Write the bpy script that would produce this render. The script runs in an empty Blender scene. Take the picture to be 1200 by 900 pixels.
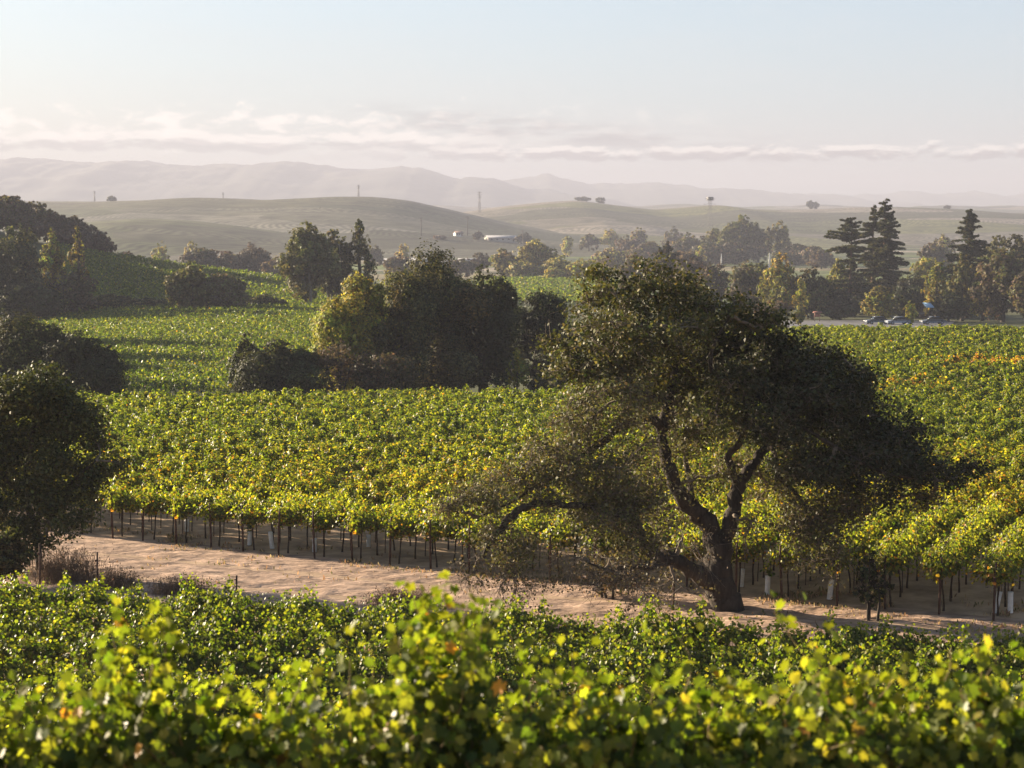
import bpy, math
import numpy as np
from mathutils import Vector

rng = np.random.default_rng(11)
R = math.radians
sc = bpy.context.scene
COL = sc.collection

# ------------------------------------------------------------------ camera, sky, sun, exposure
F = 2239.0                       # focal length in photo pixels (1200 wide)
HOR = 258.0                      # horizon row
PITCH = math.atan((450 - HOR) / F)
SUN_AZ, SUN_EL = R(-57), R(12.5)   # azimuth from +Y towards +X

cam_d = bpy.data.cameras.new('camera')
cam = bpy.data.objects.new('camera', cam_d)
COL.objects.link(cam)
cam.location = (0, 0, 0)
cam.rotation_euler = (R(90) - PITCH, 0, 0)
cam_d.sensor_width = 36
cam_d.lens = F / 1200 * 36
cam_d.clip_start = 0.1
cam_d.clip_end = 60000
cam_d.dof.use_dof = True
cam_d.dof.focus_distance = 58
cam_d.dof.aperture_fstop = 3.0
sc.camera = cam

W = bpy.data.worlds.new('World')
sc.world = W
W.use_nodes = True


def build_world():
    nt = W.node_tree
    nt.nodes.clear()
    N, L = nt.nodes, nt.links
    out = N.new('ShaderNodeOutputWorld')
    bg = N.new('ShaderNodeBackground')
    L.new(bg.outputs[0], out.inputs[0])
    bg.inputs[1].default_value = 0.05
    sky = N.new('ShaderNodeTexSky')
    sky.sky_type = 'NISHITA'
    sky.sun_disc = False
    sky.sun_elevation = SUN_EL
    sky.sun_rotation = SUN_AZ
    sky.air_density = 1.0
    sky.dust_density = 1.2
    sky.ozone_density = 1.6
    tc = N.new('ShaderNodeTexCoord')
    sep = N.new('ShaderNodeSeparateXYZ')
    L.new(tc.outputs['Generated'], sep.inputs[0])

    def m(op, a, b=None, c=None):
        n = N.new('ShaderNodeMath')
        n.operation = op
        for i, v in enumerate((a, b, c)):
            if v is None:
                continue
            if isinstance(v, (int, float)):
                n.inputs[i].default_value = v
            else:
                L.new(v, n.inputs[i])
        return n.outputs[0]
    az = m('ARCTAN2', sep.outputs[0], sep.outputs[1])
    el = m('ARCSINE', sep.outputs[2])

    def noise(sx, sy, ox, detail, rough, dist=0.0):
        cmb = N.new('ShaderNodeCombineXYZ')
        L.new(m('MULTIPLY_ADD', az, sx, ox), cmb.inputs[0])
        L.new(m('MULTIPLY', el, sy), cmb.inputs[1])
        n = N.new('ShaderNodeTexNoise')
        n.inputs['Scale'].default_value = 1
        n.inputs['Detail'].default_value = detail
        n.inputs['Roughness'].default_value = rough
        n.inputs['Distortion'].default_value = dist
        L.new(cmb.outputs[0], n.inputs['Vector'])
        return n.outputs['Fac']

    def band(centre, width):      # gaussian-like hump of elevation
        d = m('DIVIDE', m('SUBTRACT', el, centre), width)
        return m('EXPONENT', m('MULTIPLY', m('MULTIPLY', d, d), -1))

    def step(v, lo, hi):
        n = N.new('ShaderNodeMapRange')
        n.interpolation_type = 'SMOOTHSTEP'
        L.new(v, n.inputs[0])
        n.inputs[1].default_value = lo
        n.inputs[2].default_value = hi
        return n.outputs[0]
    # long low banks: soft grey bodies with broken pale tops
    right = step(az, -0.14, 0.02)
    left = step(az, 0.04, -0.06)

    def bank_mask(off, centre, width, side, sx, sy, ox):
        cmb = N.new('ShaderNodeCombineXYZ')
        L.new(m('MULTIPLY_ADD', az, sx, ox), cmb.inputs[0])
        e2 = m('ADD', el, off)
        L.new(m('MULTIPLY', e2, sy), cmb.inputs[1])
        n = N.new('ShaderNodeTexNoise')
        n.inputs['Scale'].default_value = 1; n.inputs['Detail'].default_value = 7
        n.inputs['Roughness'].default_value = 0.6; n.inputs['Distortion'].default_value = 0.3
        L.new(cmb.outputs[0], n.inputs['Vector'])
        d = m('DIVIDE', m('SUBTRACT', e2, centre), width)
        g = m('EXPONENT', m('MULTIPLY', m('MULTIPLY', d, d), -1))
        return m('MULTIPLY', step(m('ADD', n.outputs['Fac'], m('MULTIPLY_ADD', g, 0.46, -0.38)), 0.44, 0.58), side)
    bank = bank_mask(0.0, 0.0330, 0.0046, right, 62, 165, 3)
    bank_lit = bank_mask(-0.0026, 0.0330, 0.0048, right, 62, 165, 3)
    bank2 = bank_mask(0.0, 0.0375, 0.0055, left, 34, 110, 9)
    bank2_lit = bank_mask(-0.0040, 0.0375, 0.0065, left, 34, 110, 9)
    # puffy wisps higher up
    pf = noise(58, 125, 1.7, 9, 0.6, 0.3)
    puffs = m('MULTIPLY', step(m('ADD', pf, m('MULTIPLY_ADD', band(0.049, 0.014), 0.24, -0.19)), 0.50, 0.68),
              step(az, 0.16, -0.14))
    # thin slanting streak
    lean = m('ADD', el, m('MULTIPLY_ADD', az, 0.095, -0.047))
    d = m('DIVIDE', lean, 0.0065)
    st = m('EXPONENT', m('MULTIPLY', m('MULTIPLY', d, d), -1))
    streak = m('MULTIPLY', m('MULTIPLY', st, step(noise(26, 160, 6, 7, 0.6), 0.36, 0.62)),
               m('MULTIPLY', step(az, -0.10, -0.03), step(az, 0.20, 0.10)))
    # high thin veil
    veil = step(noise(7, 26, 20, 6, 0.6), 0.42, 0.75)

    def mix(fac, a, b):
        n = N.new('ShaderNodeMix')
        n.data_type = 'RGBA'
        if isinstance(fac, (int, float)):
            n.inputs[0].default_value = fac
        else:
            L.new(fac, n.inputs[0])
        for i, v in ((6, a), (7, b)):
            if isinstance(v, tuple):
                n.inputs[i].default_value = v
            else:
                L.new(v, n.inputs[i])
        return n.outputs[2]
    lit = (6.2, 5.7, 5.2, 1)
    dim = (0.5, 0.5, 0.7, 1)
    c = sky.outputs[0]
    # broad thin cloud that pales the whole sky
    c = mix(m('MULTIPLY', step(el, 0.42, 0.04), 0.55), c, (1.9, 2.6, 3.7, 1))
    c = mix(m('MULTIPLY', step(el, 0.2, 0.7), 0.35), c, (0.5, 0.7, 1.1, 1))
    c = mix(m('MULTIPLY', m('MULTIPLY', veil, step(el, 0.3, 0.1)), 0.22), c, (3.6, 3.6, 3.6, 1))
    c = mix(m('MULTIPLY', puffs, 0.8), c, lit)
    c = mix(m('MULTIPLY', streak, 0.55), c, dim)
    c = mix(m('MULTIPLY', bank2_lit, 0.75), c, lit)
    c = mix(m('MULTIPLY', bank2, 0.45), c, dim)
    c = mix(m('MULTIPLY', bank_lit, 0.75), c, lit)
    c = mix(m('MULTIPLY', bank, 0.75), c, dim)
    L.new(c, bg.inputs[0])


build_world()

SUNV = Vector((math.sin(SUN_AZ) * math.cos(SUN_EL), math.cos(SUN_AZ) * math.cos(SUN_EL), math.sin(SUN_EL)))
sun_d = bpy.data.lights.new('sun', 'SUN')
sun_d.energy = 5.0
sun_d.angle = R(0.6)
sun_d.color = (1.0, 0.83, 0.60)
sun = bpy.data.objects.new('sun', sun_d)
sun.rotation_euler = SUNV.to_track_quat('Z', 'Y').to_euler()
sun.location = (-60, 30, 60)
COL.objects.link(sun)

sc.view_settings.view_transform = 'Standard'
sc.view_settings.look = 'None'
sc.view_settings.exposure = 2.26
sc.view_settings.gamma = 1
sc.view_settings.use_curve_mapping = False
sc.cycles.use_denoising = True
sc.cycles.max_bounces = 6
sc.cycles.diffuse_bounces = 3
sc.cycles.glossy_bounces = 2
sc.cycles.transmission_bounces = 3
sc.cycles.volume_bounces = 1
sc.cycles.transparent_max_bounces = 8
sc.cycles.caustics_reflective = False
sc.cycles.caustics_refractive = False

# ------------------------------------------------------------------ helpers


def ray(px, py):
    cx, cy = (px - 600) / F, (450 - py) / F
    sp, cp = math.sin(PITCH), math.cos(PITCH)
    return np.array([cx, cp + cy * sp, -sp + cy * cp])


def at(px, py, Y):
    d = ray(px, py)
    return d * (Y / d[1])


def hash2(ix, iy, seed):
    h = (ix.astype(np.int64) * 374761393 + iy.astype(np.int64) * 668265263 + seed * 1442695041) & 0x7fffffff
    h = ((h ^ (h >> 13)) * 1274126177) & 0x7fffffff
    h = h ^ (h >> 16)
    return (h & 0xffff) / 65535.0


def vnoise(x, y, seed=0):
    x, y = np.asarray(x, float), np.asarray(y, float)
    ix, iy = np.floor(x), np.floor(y)
    fx, fy = x - ix, y - iy
    fx, fy = fx * fx * (3 - 2 * fx), fy * fy * (3 - 2 * fy)
    a = hash2(ix, iy, seed); b = hash2(ix + 1, iy, seed)
    c = hash2(ix, iy + 1, seed); d = hash2(ix + 1, iy + 1, seed)
    return (a * (1 - fx) + b * fx) * (1 - fy) + (c * (1 - fx) + d * fx) * fy


def fbm(x, y, oct=4, seed=0):
    s, a, t = 0, 1.0, 0
    for i in range(oct):
        s = s + a * vnoise(x * 2 ** i, y * 2 ** i, seed + i)
        t += a
        a *= 0.5
    return s / t


def mesh_np(name, V, faces, cols=None, mat=None, smooth=False):
    V = np.asarray(V, np.float32)
    me = bpy.data.meshes.new(name)
    me.vertices.add(len(V))
    me.vertices.foreach_set('co', V.ravel())
    faces = [np.asarray(f, np.int32) for f in faces if len(f)]
    tot = sum(f.size for f in faces)
    npoly = sum(len(f) for f in faces)
    me.loops.add(tot)
    me.loops.foreach_set('vertex_index', np.concatenate([f.ravel() for f in faces]))
    me.polygons.add(npoly)
    sizes = np.concatenate([np.full(len(f), f.shape[1], np.int32) for f in faces])
    starts = np.concatenate([[0], np.cumsum(sizes)[:-1]]).astype(np.int32)
    me.polygons.foreach_set('loop_start', starts)
    if smooth:
        me.polygons.foreach_set('use_smooth', np.ones(npoly, bool))
    if cols is not None:
        a = me.attributes.new('tint', 'FLOAT_COLOR', 'POINT')
        c = np.ones((len(V), 4), np.float32)
        c[:, :3] = cols
        a.data.foreach_set('color', c.ravel())
    me.update(calc_edges=True)
    if mat is not None:
        me.materials.append(mat)
    return me


def link(name, me, parent=None, loc=None):
    o = bpy.data.objects.new(name, me)
    COL.objects.link(o)
    if parent is not None:
        o.parent = parent
    if loc is not None:
        o.location = loc
    return o


def tag(o, label=None, cat=None, group=None, kind=None):
    if label: o['label'] = label
    if cat: o['category'] = cat
    if group: o['group'] = group
    if kind: o['kind'] = kind
    return o


def empty(name, loc, rz=0.0):
    o = bpy.data.objects.new(name, None)
    COL.objects.link(o)
    o.location = tuple(float(v) for v in loc)
    o.rotation_euler = (0, 0, rz)
    o.empty_display_size = 0.2
    return o


def copy_tree(o, parent=None):
    c = o.copy()
    COL.objects.link(c)
    if parent is not None:
        c.parent = parent
    for ch in o.children:
        copy_tree(ch, c)
    return c


class Geo:
    """collects shapes that end up as ONE mesh object"""

    def __init__(s):
        s.V, s.F, s.n = [], {}, 0

    def add(s, V, faces):
        V = np.asarray(V, float)
        s.V.append(V)
        for f in faces:
            s.F.setdefault(len(f), []).append(np.asarray(f) + s.n)
        s.n += len(V)

    def box(s, lo, hi, rz=0, c=None):
        x0, y0, z0 = lo; x1, y1, z1 = hi
        V = np.array([[x0, y0, z0], [x1, y0, z0], [x1, y1, z0], [x0, y1, z0],
                      [x0, y0, z1], [x1, y0, z1], [x1, y1, z1], [x0, y1, z1]], float)
        s.add(V, [(0, 3, 2, 1), (4, 5, 6, 7), (0, 1, 5, 4), (1, 2, 6, 5), (2, 3, 7, 6), (3, 0, 4, 7)])

    def tube(s, P, rad, sides=6, cap=True):
        P = np.asarray(P, float)
        rad = np.broadcast_to(np.asarray(rad, float), (len(P),))
        T = np.gradient(P, axis=0)
        T /= np.linalg.norm(T, axis=1, keepdims=True) + 1e-9
        ref = np.array([0.31, 0.92, 0.24]) if abs(T[0] @ np.array([0.31, 0.92, 0.24])) < 0.85 else np.array([0.9, -0.2, 0.4])
        A = np.cross(T, ref); A /= np.linalg.norm(A, axis=1, keepdims=True) + 1e-9
        B = np.cross(T, A)
        an = np.arange(sides) * 2 * math.pi / sides
        ring = P[:, None, :] + rad[:, None, None] * (np.cos(an)[None, :, None] * A[:, None, :] + np.sin(an)[None, :, None] * B[:, None, :])
        n = len(P)
        i = np.arange(n - 1)[:, None] * sides
        j = np.arange(sides)[None, :]
        k = (j + 1) % sides
        q = np.stack([i + j, i + k, i + sides + k, i + sides + j], -1).reshape(-1, 4)
        s.V.append(ring.reshape(-1, 3))
        s.F.setdefault(4, []).append(q + s.n)
        if cap:
            s.F.setdefault(sides, []).append(np.array([list(range(sides))[::-1], list(range((n - 1) * sides, n * sides))]) + s.n)
        s.n += n * sides

    def faces(s):
        out = []
        for k, lst in s.F.items():
            out.append(np.concatenate([np.atleast_2d(a) for a in lst]))
        return out

    def build(s, name, mat, parent=None, smooth=False, loc=None):
        if not s.V:
            return None
        me = mesh_np(name, np.concatenate(s.V), s.faces(), None, mat, smooth)
        return link(name, me, parent, loc)


def spline(P, r, sub=5):
    """Catmull-Rom through points with radii"""
    P = np.asarray(P, float); r = np.asarray(r, float)
    Q = np.vstack([2 * P[0] - P[1], P, 2 * P[-1] - P[-2]])
    t = np.linspace(0, 1, sub, endpoint=False)[:, None]
    out, rr = [], []
    for i in range(len(P) - 1):
        p0, p1, p2, p3 = Q[i:i + 4]
        out.append(0.5 * (2 * p1 + (p2 - p0) * t + (2 * p0 - 5 * p1 + 4 * p2 - p3) * t ** 2 + (3 * p1 - p0 - 3 * p2 + p3) * t ** 3))
        rr.append(r[i] + (r[i + 1] - r[i]) * t[:, 0])
    out.append(P[-1:]); rr.append(r[-1:])
    return np.concatenate(out), np.concatenate(rr)


def unit(v):
    return v / (np.linalg.norm(v, axis=-1, keepdims=True) + 1e-9)


# leaf templates: (vertices, faces); x = across, y = towards the tip, z = along the normal
T_DIA = (np.array([[0, -.5, 0], [.36, -.05, .06], [0, .5, 0], [-.36, -.05, .06]]), [np.array([[0, 1, 2, 3]])])
T_LEAF = (np.array([[0, -.45, 0], [.48, -.22, .13], [.36, .30, .10], [0, .55, -.05], [-.36, .30, .10], [-.48, -.22, .13]]),
          [np.array([[0, 1, 2, 3], [0, 3, 4, 5]])])
_h = np.array([[0, -.20], [.14, -.46], [.40, -.40], [.36, -.18], [.60, -.02], [.44, .12], [.50, .40], [.24, .34], [0, .72]])
_z = lambda x, y: 0.22 * np.abs(x) - 0.28 * np.maximum(y, 0) ** 2 - 0.25 * x * x
_right = np.column_stack([_h, _z(_h[:, 0], _h[:, 1])])
_left = _right[1:-1].copy(); _left[:, 0] *= -1
T_GRAPE = (np.vstack([_right, _left]), [np.array([list(range(9)), [0, 8] + list(range(15, 8, -1))])])
T_LONG = (np.array([[0, -.5, 0], [.16, -.1, .03], [.10, .3, 0], [0, .5, -.05], [-.10, .3, 0], [-.16, -.1, .03]]),
          [np.array([[0, 1, 2, 3], [0, 3, 4, 5]])])


def leaves(C, N, S, cols, tmpl, tip=None, r=rng):
    """many leaves at once -> V, faces, per-vertex colours"""
    C = np.asarray(C, float); n = len(C)
    N = unit(np.asarray(N, float))
    if tip is None:
        tip = r.normal(size=(n, 3))
    b = unit(tip - (tip * N).sum(1, keepdims=True) * N + 1e-6)
    t = np.cross(b, N)
    T, fs = tmpl
    S = np.broadcast_to(np.asarray(S, float), (n,))
    V = C[:, None, :] + S[:, None, None] * (T[None, :, 0:1] * t[:, None, :] + T[None, :, 1:2] * b[:, None, :] + T[None, :, 2:3] * N[:, None, :])
    k = len(T)
    off = (np.arange(n) * k)[:, None, None]
    faces = [(f[None] + off).reshape(-1, f.shape[1]) for f in fs]
    return V.reshape(-1, 3), faces, np.repeat(np.asarray(cols, float), k, axis=0)


def palette(n, cols, weights=None, var=0.25, r=rng):
    cols = np.asarray(cols, float)
    w = None if weights is None else np.asarray(weights, float) / np.sum(weights)
    i = r.choice(len(cols), n, p=w)
    c = cols[i] * np.exp(r.normal(0, var, (n, 1))) * np.exp(r.normal(0, 0.06, (n, 3)))
    return np.clip(c, 0.004, 0.75)


# ------------------------------------------------------------------ materials
def new_mat(name):
    m = bpy.data.materials.new(name)
    m.use_nodes = True
    nt = m.node_tree
    nt.nodes.clear()
    return m, nt.nodes, nt.links


def leaf_material(name, trans=0.45, boost=(2.6, 2.9, 1.6), rough=0.42, spec=0.35):
    m, N, L = new_mat(name)
    out = N.new('ShaderNodeOutputMaterial')
    at_ = N.new('ShaderNodeAttribute'); at_.attribute_name = 'tint'
    pr = N.new('ShaderNodeBsdfPrincipled')
    L.new(at_.outputs['Color'], pr.inputs['Base Color'])
    pr.inputs['Roughness'].default_value = rough
    pr.inputs['Specular IOR Level'].default_value = spec
    tr = N.new('ShaderNodeBsdfTranslucent')
    mul = N.new('ShaderNodeMix'); mul.data_type = 'RGBA'; mul.blend_type = 'MULTIPLY'; mul.inputs[0].default_value = 1
    L.new(at_.outputs['Color'], mul.inputs[6])
    mul.inputs[7].default_value = (*boost, 1)
    L.new(mul.outputs[2], tr.inputs[0])
    mx = N.new('ShaderNodeMixShader'); mx.inputs[0].default_value = trans
    L.new(pr.outputs[0], mx.inputs[1]); L.new(tr.outputs[0], mx.inputs[2])
    L.new(mx.outputs[0], out.inputs[0])
    return m


def noisy_mat(name, c1, c2, scale, rough=0.9, bump=0.0, detail=6, c3=None, spec=0.2, coord='Object', stretch=None):
    m, N, L = new_mat(name)
    out = N.new('ShaderNodeOutputMaterial')
    pr = N.new('ShaderNodeBsdfPrincipled')
    pr.inputs['Roughness'].default_value = rough
    pr.inputs['Specular IOR Level'].default_value = spec
    L.new(pr.outputs[0], out.inputs[0])
    tc = N.new('ShaderNodeTexCoord')
    mp = N.new('ShaderNodeMapping')
    L.new(tc.outputs[coord], mp.inputs[0])
    if stretch: mp.inputs['Scale'].default_value = stretch
    n = N.new('ShaderNodeTexNoise')
    n.inputs['Scale'].default_value = scale
    n.inputs['Detail'].default_value = detail
    n.inputs['Roughness'].default_value = 0.62
    L.new(mp.outputs[0], n.inputs['Vector'])
    cr = N.new('ShaderNodeValToRGB')
    L.new(n.outputs['Fac'], cr.inputs[0])
    cr.color_ramp.elements[0].position = 0.34; cr.color_ramp.elements[0].color = (*c1, 1)
    cr.color_ramp.elements[1].position = 0.66; cr.color_ramp.elements[1].color = (*c2, 1)
    if c3:
        e = cr.color_ramp.elements.new(0.5); e.color = (*c3, 1)
    L.new(cr.outputs[0], pr.inputs['Base Color'])
    if bump:
        b = N.new('ShaderNodeBump'); b.inputs['Strength'].default_value = bump; b.inputs['Distance'].default_value = 0.05
        n2 = N.new('ShaderNodeTexNoise'); n2.inputs['Scale'].default_value = scale * 3; n2.inputs['Detail'].default_value = 6
        L.new(mp.outputs[0], n2.inputs['Vector'])
        L.new(n2.outputs['Fac'], b.inputs['Height']); L.new(b.outputs[0], pr.inputs['Normal'])
    return m


def plain(name, c, rough=0.6, metal=0.0, spec=0.3):
    return noisy_mat(name, tuple(v * 0.82 for v in c), tuple(min(v * 1.15, 0.9) for v in c), 3.0, rough, 0, 4, None, spec)


M_VINE = leaf_material('grape_leaf', 0.42, (2.3, 2.5, 0.62), 0.45, 0.22)
M_OAKLEAF = leaf_material('oak_leaf', 0.2, (1.9, 1.9, 1.0), 0.55, 0.15)
M_TREELEAF = leaf_material('tree_leaf', 0.26, (2.0, 1.9, 1.0), 0.6, 0.12)
M_BARK = noisy_mat('oak_bark', (0.02, 0.016, 0.013), (0.065, 0.052, 0.042), 5, 0.95, 0.9, 8, stretch=(1, 1, 0.3))
M_BARK_PALE = noisy_mat('pale_bark', (0.12, 0.10, 0.08), (0.32, 0.27, 0.22), 2, 0.9, 0.5, stretch=(1, 1, 0.25))
M_BARK_RED = noisy_mat('redwood_bark', (0.07, 0.04, 0.03), (0.16, 0.10, 0.07), 2, 0.95, 0.5, stretch=(1, 1, 0.2))
M_TWIG = noisy_mat('grey_twig', (0.09, 0.07, 0.055), (0.2, 0.165, 0.13), 6, 0.95)
M_VINEWOOD = noisy_mat('vine_wood', (0.03, 0.02, 0.014), (0.09, 0.06, 0.04), 20, 0.95, 0.6)
M_CANE = noisy_mat('green_cane', (0.10, 0.09, 0.03), (0.2, 0.12, 0.05), 12, 0.7)
M_POST = noisy_mat('rusty_post', (0.035, 0.022, 0.017), (0.11, 0.06, 0.042), 9, 0.85, 0.3)
M_TUBE = noisy_mat('white_plastic', (0.62, 0.6, 0.58), (0.8, 0.79, 0.77), 9, 0.5)
M_DIRT = noisy_mat('path_dirt', (0.20, 0.135, 0.098), (0.56, 0.39, 0.285), 2.6, 0.97, 1.0, 12, (0.37, 0.255, 0.185), 0.1, stretch=(0.45, 1, 1))
M_STRAW = leaf_material('dry_grass_blade', 0.3, (1.3, 1.2, 1.0), 0.8, 0.1)
M_ASPHALT = noisy_mat('pale_asphalt', (0.11, 0.105, 0.11), (0.18, 0.175, 0.18), 0.4, 0.85, 0.1)
M_STEEL = plain('galvanised_steel', (0.07, 0.07, 0.075), 0.6)
M_GLASS = plain('dark_glass', (0.025, 0.03, 0.035), 0.12, 0, 0.6)
M_RUBBER = plain('black_rubber', (0.02, 0.02, 0.02), 0.8)
M_WHITE = plain('white_paint', (0.56, 0.55, 0.53), 0.6)
M_CREAM = plain('cream_wall', (0.38, 0.35, 0.31), 0.8)
M_GREYROOF = plain('grey_roof', (0.24, 0.24, 0.26), 0.6)
M_BROWNROOF = plain('brown_roof', (0.16, 0.11, 0.09), 0.8)
M_BLUE = plain('light_blue_sheet', (0.2, 0.33, 0.46), 0.5)
M_SILVER = plain('silver_car_paint', (0.24, 0.27, 0.33), 0.25, 0, 0.6)
M_DARKPAINT = plain('slate_car_paint', (0.10, 0.12, 0.16), 0.25, 0, 0.6)
M_PINK = plain('faded_red_board', (0.30, 0.13, 0.10), 0.7)

# ------------------------------------------------------------------ terrain
NEAR_Y = np.array([-80, -20, -6, 0, 10, 20, 26, 32, 38, 44, 50, 54, 60, 90, 120.0])
NEAR_Z = np.array([-1.2, -1.5, -1.7, -2.2, -4.2, -7.9, -9.9, -10.8, -11.0, -11.0, -11.1, -11.0, -11.05, -11.9, -12.75])
T_PX = np.array([-400, 0, 200, 380, 600, 700, 800, 900, 1200, 1600.0])
T_D = np.array([120, 128, 150, 172, 205, 230, 260, 300, 330, 350, 385, 425, 470, 520, 600, 700, 14000.0])
T_Z = np.array([
    [-12.75] * 10,
    [-13.5, -13.5, -13.4, -13.3, -13.2, -13.0, -12.85, -12.8, -12.8, -12.8],
    [-15.4, -15.4, -15.2, -15.0, -15.0, -14.2, -13.0, -12.9, -12.9, -12.9],
    [-17.0, -17.0, -16.8, -16.8, -17.0, -16.0, -13.2, -13.0, -13.0, -13.0],
    [-17.2, -17.4, -16.9, -17.0, -18.0, -17.0, -14.0, -13.1, -13.1, -13.1],
    [-17.2, -17.6, -16.7, -16.8, -18.4, -17.2, -16.0, -14.8, -14.6, -14.6],
    [-17.4, -17.9, -16.3, -16.3, -18.6, -18.0, -17.0, -16.6, -16.4, -16.4],
    [-17.6, -18.0, -15.8, -15.5, -19.2, -18.7, -18.4, -18.0, -17.9, -17.9],
    [-16.6, -16.8, -15.9, -15.8, -19.8, -19.6, -19.3, -18.8, -18.6, -18.6],
    [0.0, -14.0, -15.6, -16.0, -20.0, -20.0, -19.8, -19.4, -19.2, -19.2],  # first column: unseen hill, raised from here on to shade the left slope
    [16.0, -8.0, -13.0, -15.5, -20.6, -20.6, -20.5, -20.4, -20.3, -20.3],
    [27.0, -4.0, -10.6, -14.6, -21.0, -21.3, -21.3, -21.3, -21.3, -21.3],
    [29.0, -3.0, -11.5, -16.5, -21.6, -21.6, -21.6, -21.6, -21.6, -21.6],
    [25.0, -6.0, -15.0, -19.0, -22, -22, -22, -22, -22, -22],
    [11.0, -12.0, -20.0, -21.5, -22, -22, -22, -22, -22, -22],
    [-22.0] * 10, [-22.0] * 10])
# dense, smoothed table in (log depth, px)
_ld = np.linspace(math.log(120), math.log(14000), 700)
_px = np.linspace(-400, 1600, 201)
_tmp = np.array([np.interp(_ld, np.log(T_D), T_Z[:, j]) for j in range(len(T_PX))]).T
_G = np.array([np.interp(_px, T_PX, row) for row in _tmp])


def gblur(A, s, axis):
    k = np.arange(-int(3 * s), int(3 * s) + 1)
    w = np.exp(-0.5 * (k / s) ** 2); w /= w.sum()
    P = np.pad(A, [(len(k) // 2,) * 2 if a == axis else (0, 0) for a in range(2)], mode='edge')
    return np.apply_along_axis(lambda v: np.convolve(v, w, 'valid'), axis, P)


_G = gblur(gblur(_G, 4, 0), 5, 1)


def ground(x, y):
    x = np.asarray(x, float); y = np.asarray(y, float)
    near = np.interp(y, NEAR_Y, NEAR_Z)
    # soften the kinks of the near profile
    near = (near + np.interp(y - 1.5, NEAR_Y, NEAR_Z) + np.interp(y + 1.5, NEAR_Y, NEAR_Z)) / 3
    tilt = 0.03 * np.clip(x, -14, 14) * np.clip((24 - y) / 12, 0, 1)
    near = near + 0.036 * np.clip(x, 0, 14) * np.clip((y - 45) / 5, 0, 1) * np.clip((90 - y) / 30, 0, 1)
    near = near + tilt + 0.10 * (fbm(x / 9, y / 9, 3, 5) - 0.5)
    px = np.clip(600 + F * x / np.maximum(y, 60), -400, 1600)
    ld = np.log(np.clip(y, 120, 13990))
    fi = np.clip((ld - _ld[0]) / (_ld[1] - _ld[0]), 0, len(_ld) - 1.001)
    fj = np.clip((px + 400) / 10, 0, 199.999)
    i, j = fi.astype(int), fj.astype(int)
    a, b = fi - i, fj - j
    far = (_G[i, j] * (1 - b) + _G[i, j + 1] * b) * (1 - a) + (_G[i + 1, j] * (1 - b) + _G[i + 1, j + 1] * b) * a
    far = far + 0.5 * (fbm(x / 60, y / 60, 3, 8) - 0.5)
    t = np.clip((y - 105) / 20, 0, 1)
    return near * (1 - t) + far * t


def gz(x, y):
    return float(ground(np.array([x]), np.array([y]))[0])


def grid_mesh(name, X, Y, Z, mat):
    r, c = X.shape
    V = np.stack([X, Y, Z], -1).reshape(-1, 3)
    i = np.arange(r - 1)[:, None] * c + np.arange(c - 1)[None, :]
    q = np.stack([i, i + 1, i + c + 1, i + c], -1).reshape(-1, 4)
    return mesh_np(name, V, [q], None, mat, True)


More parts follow.
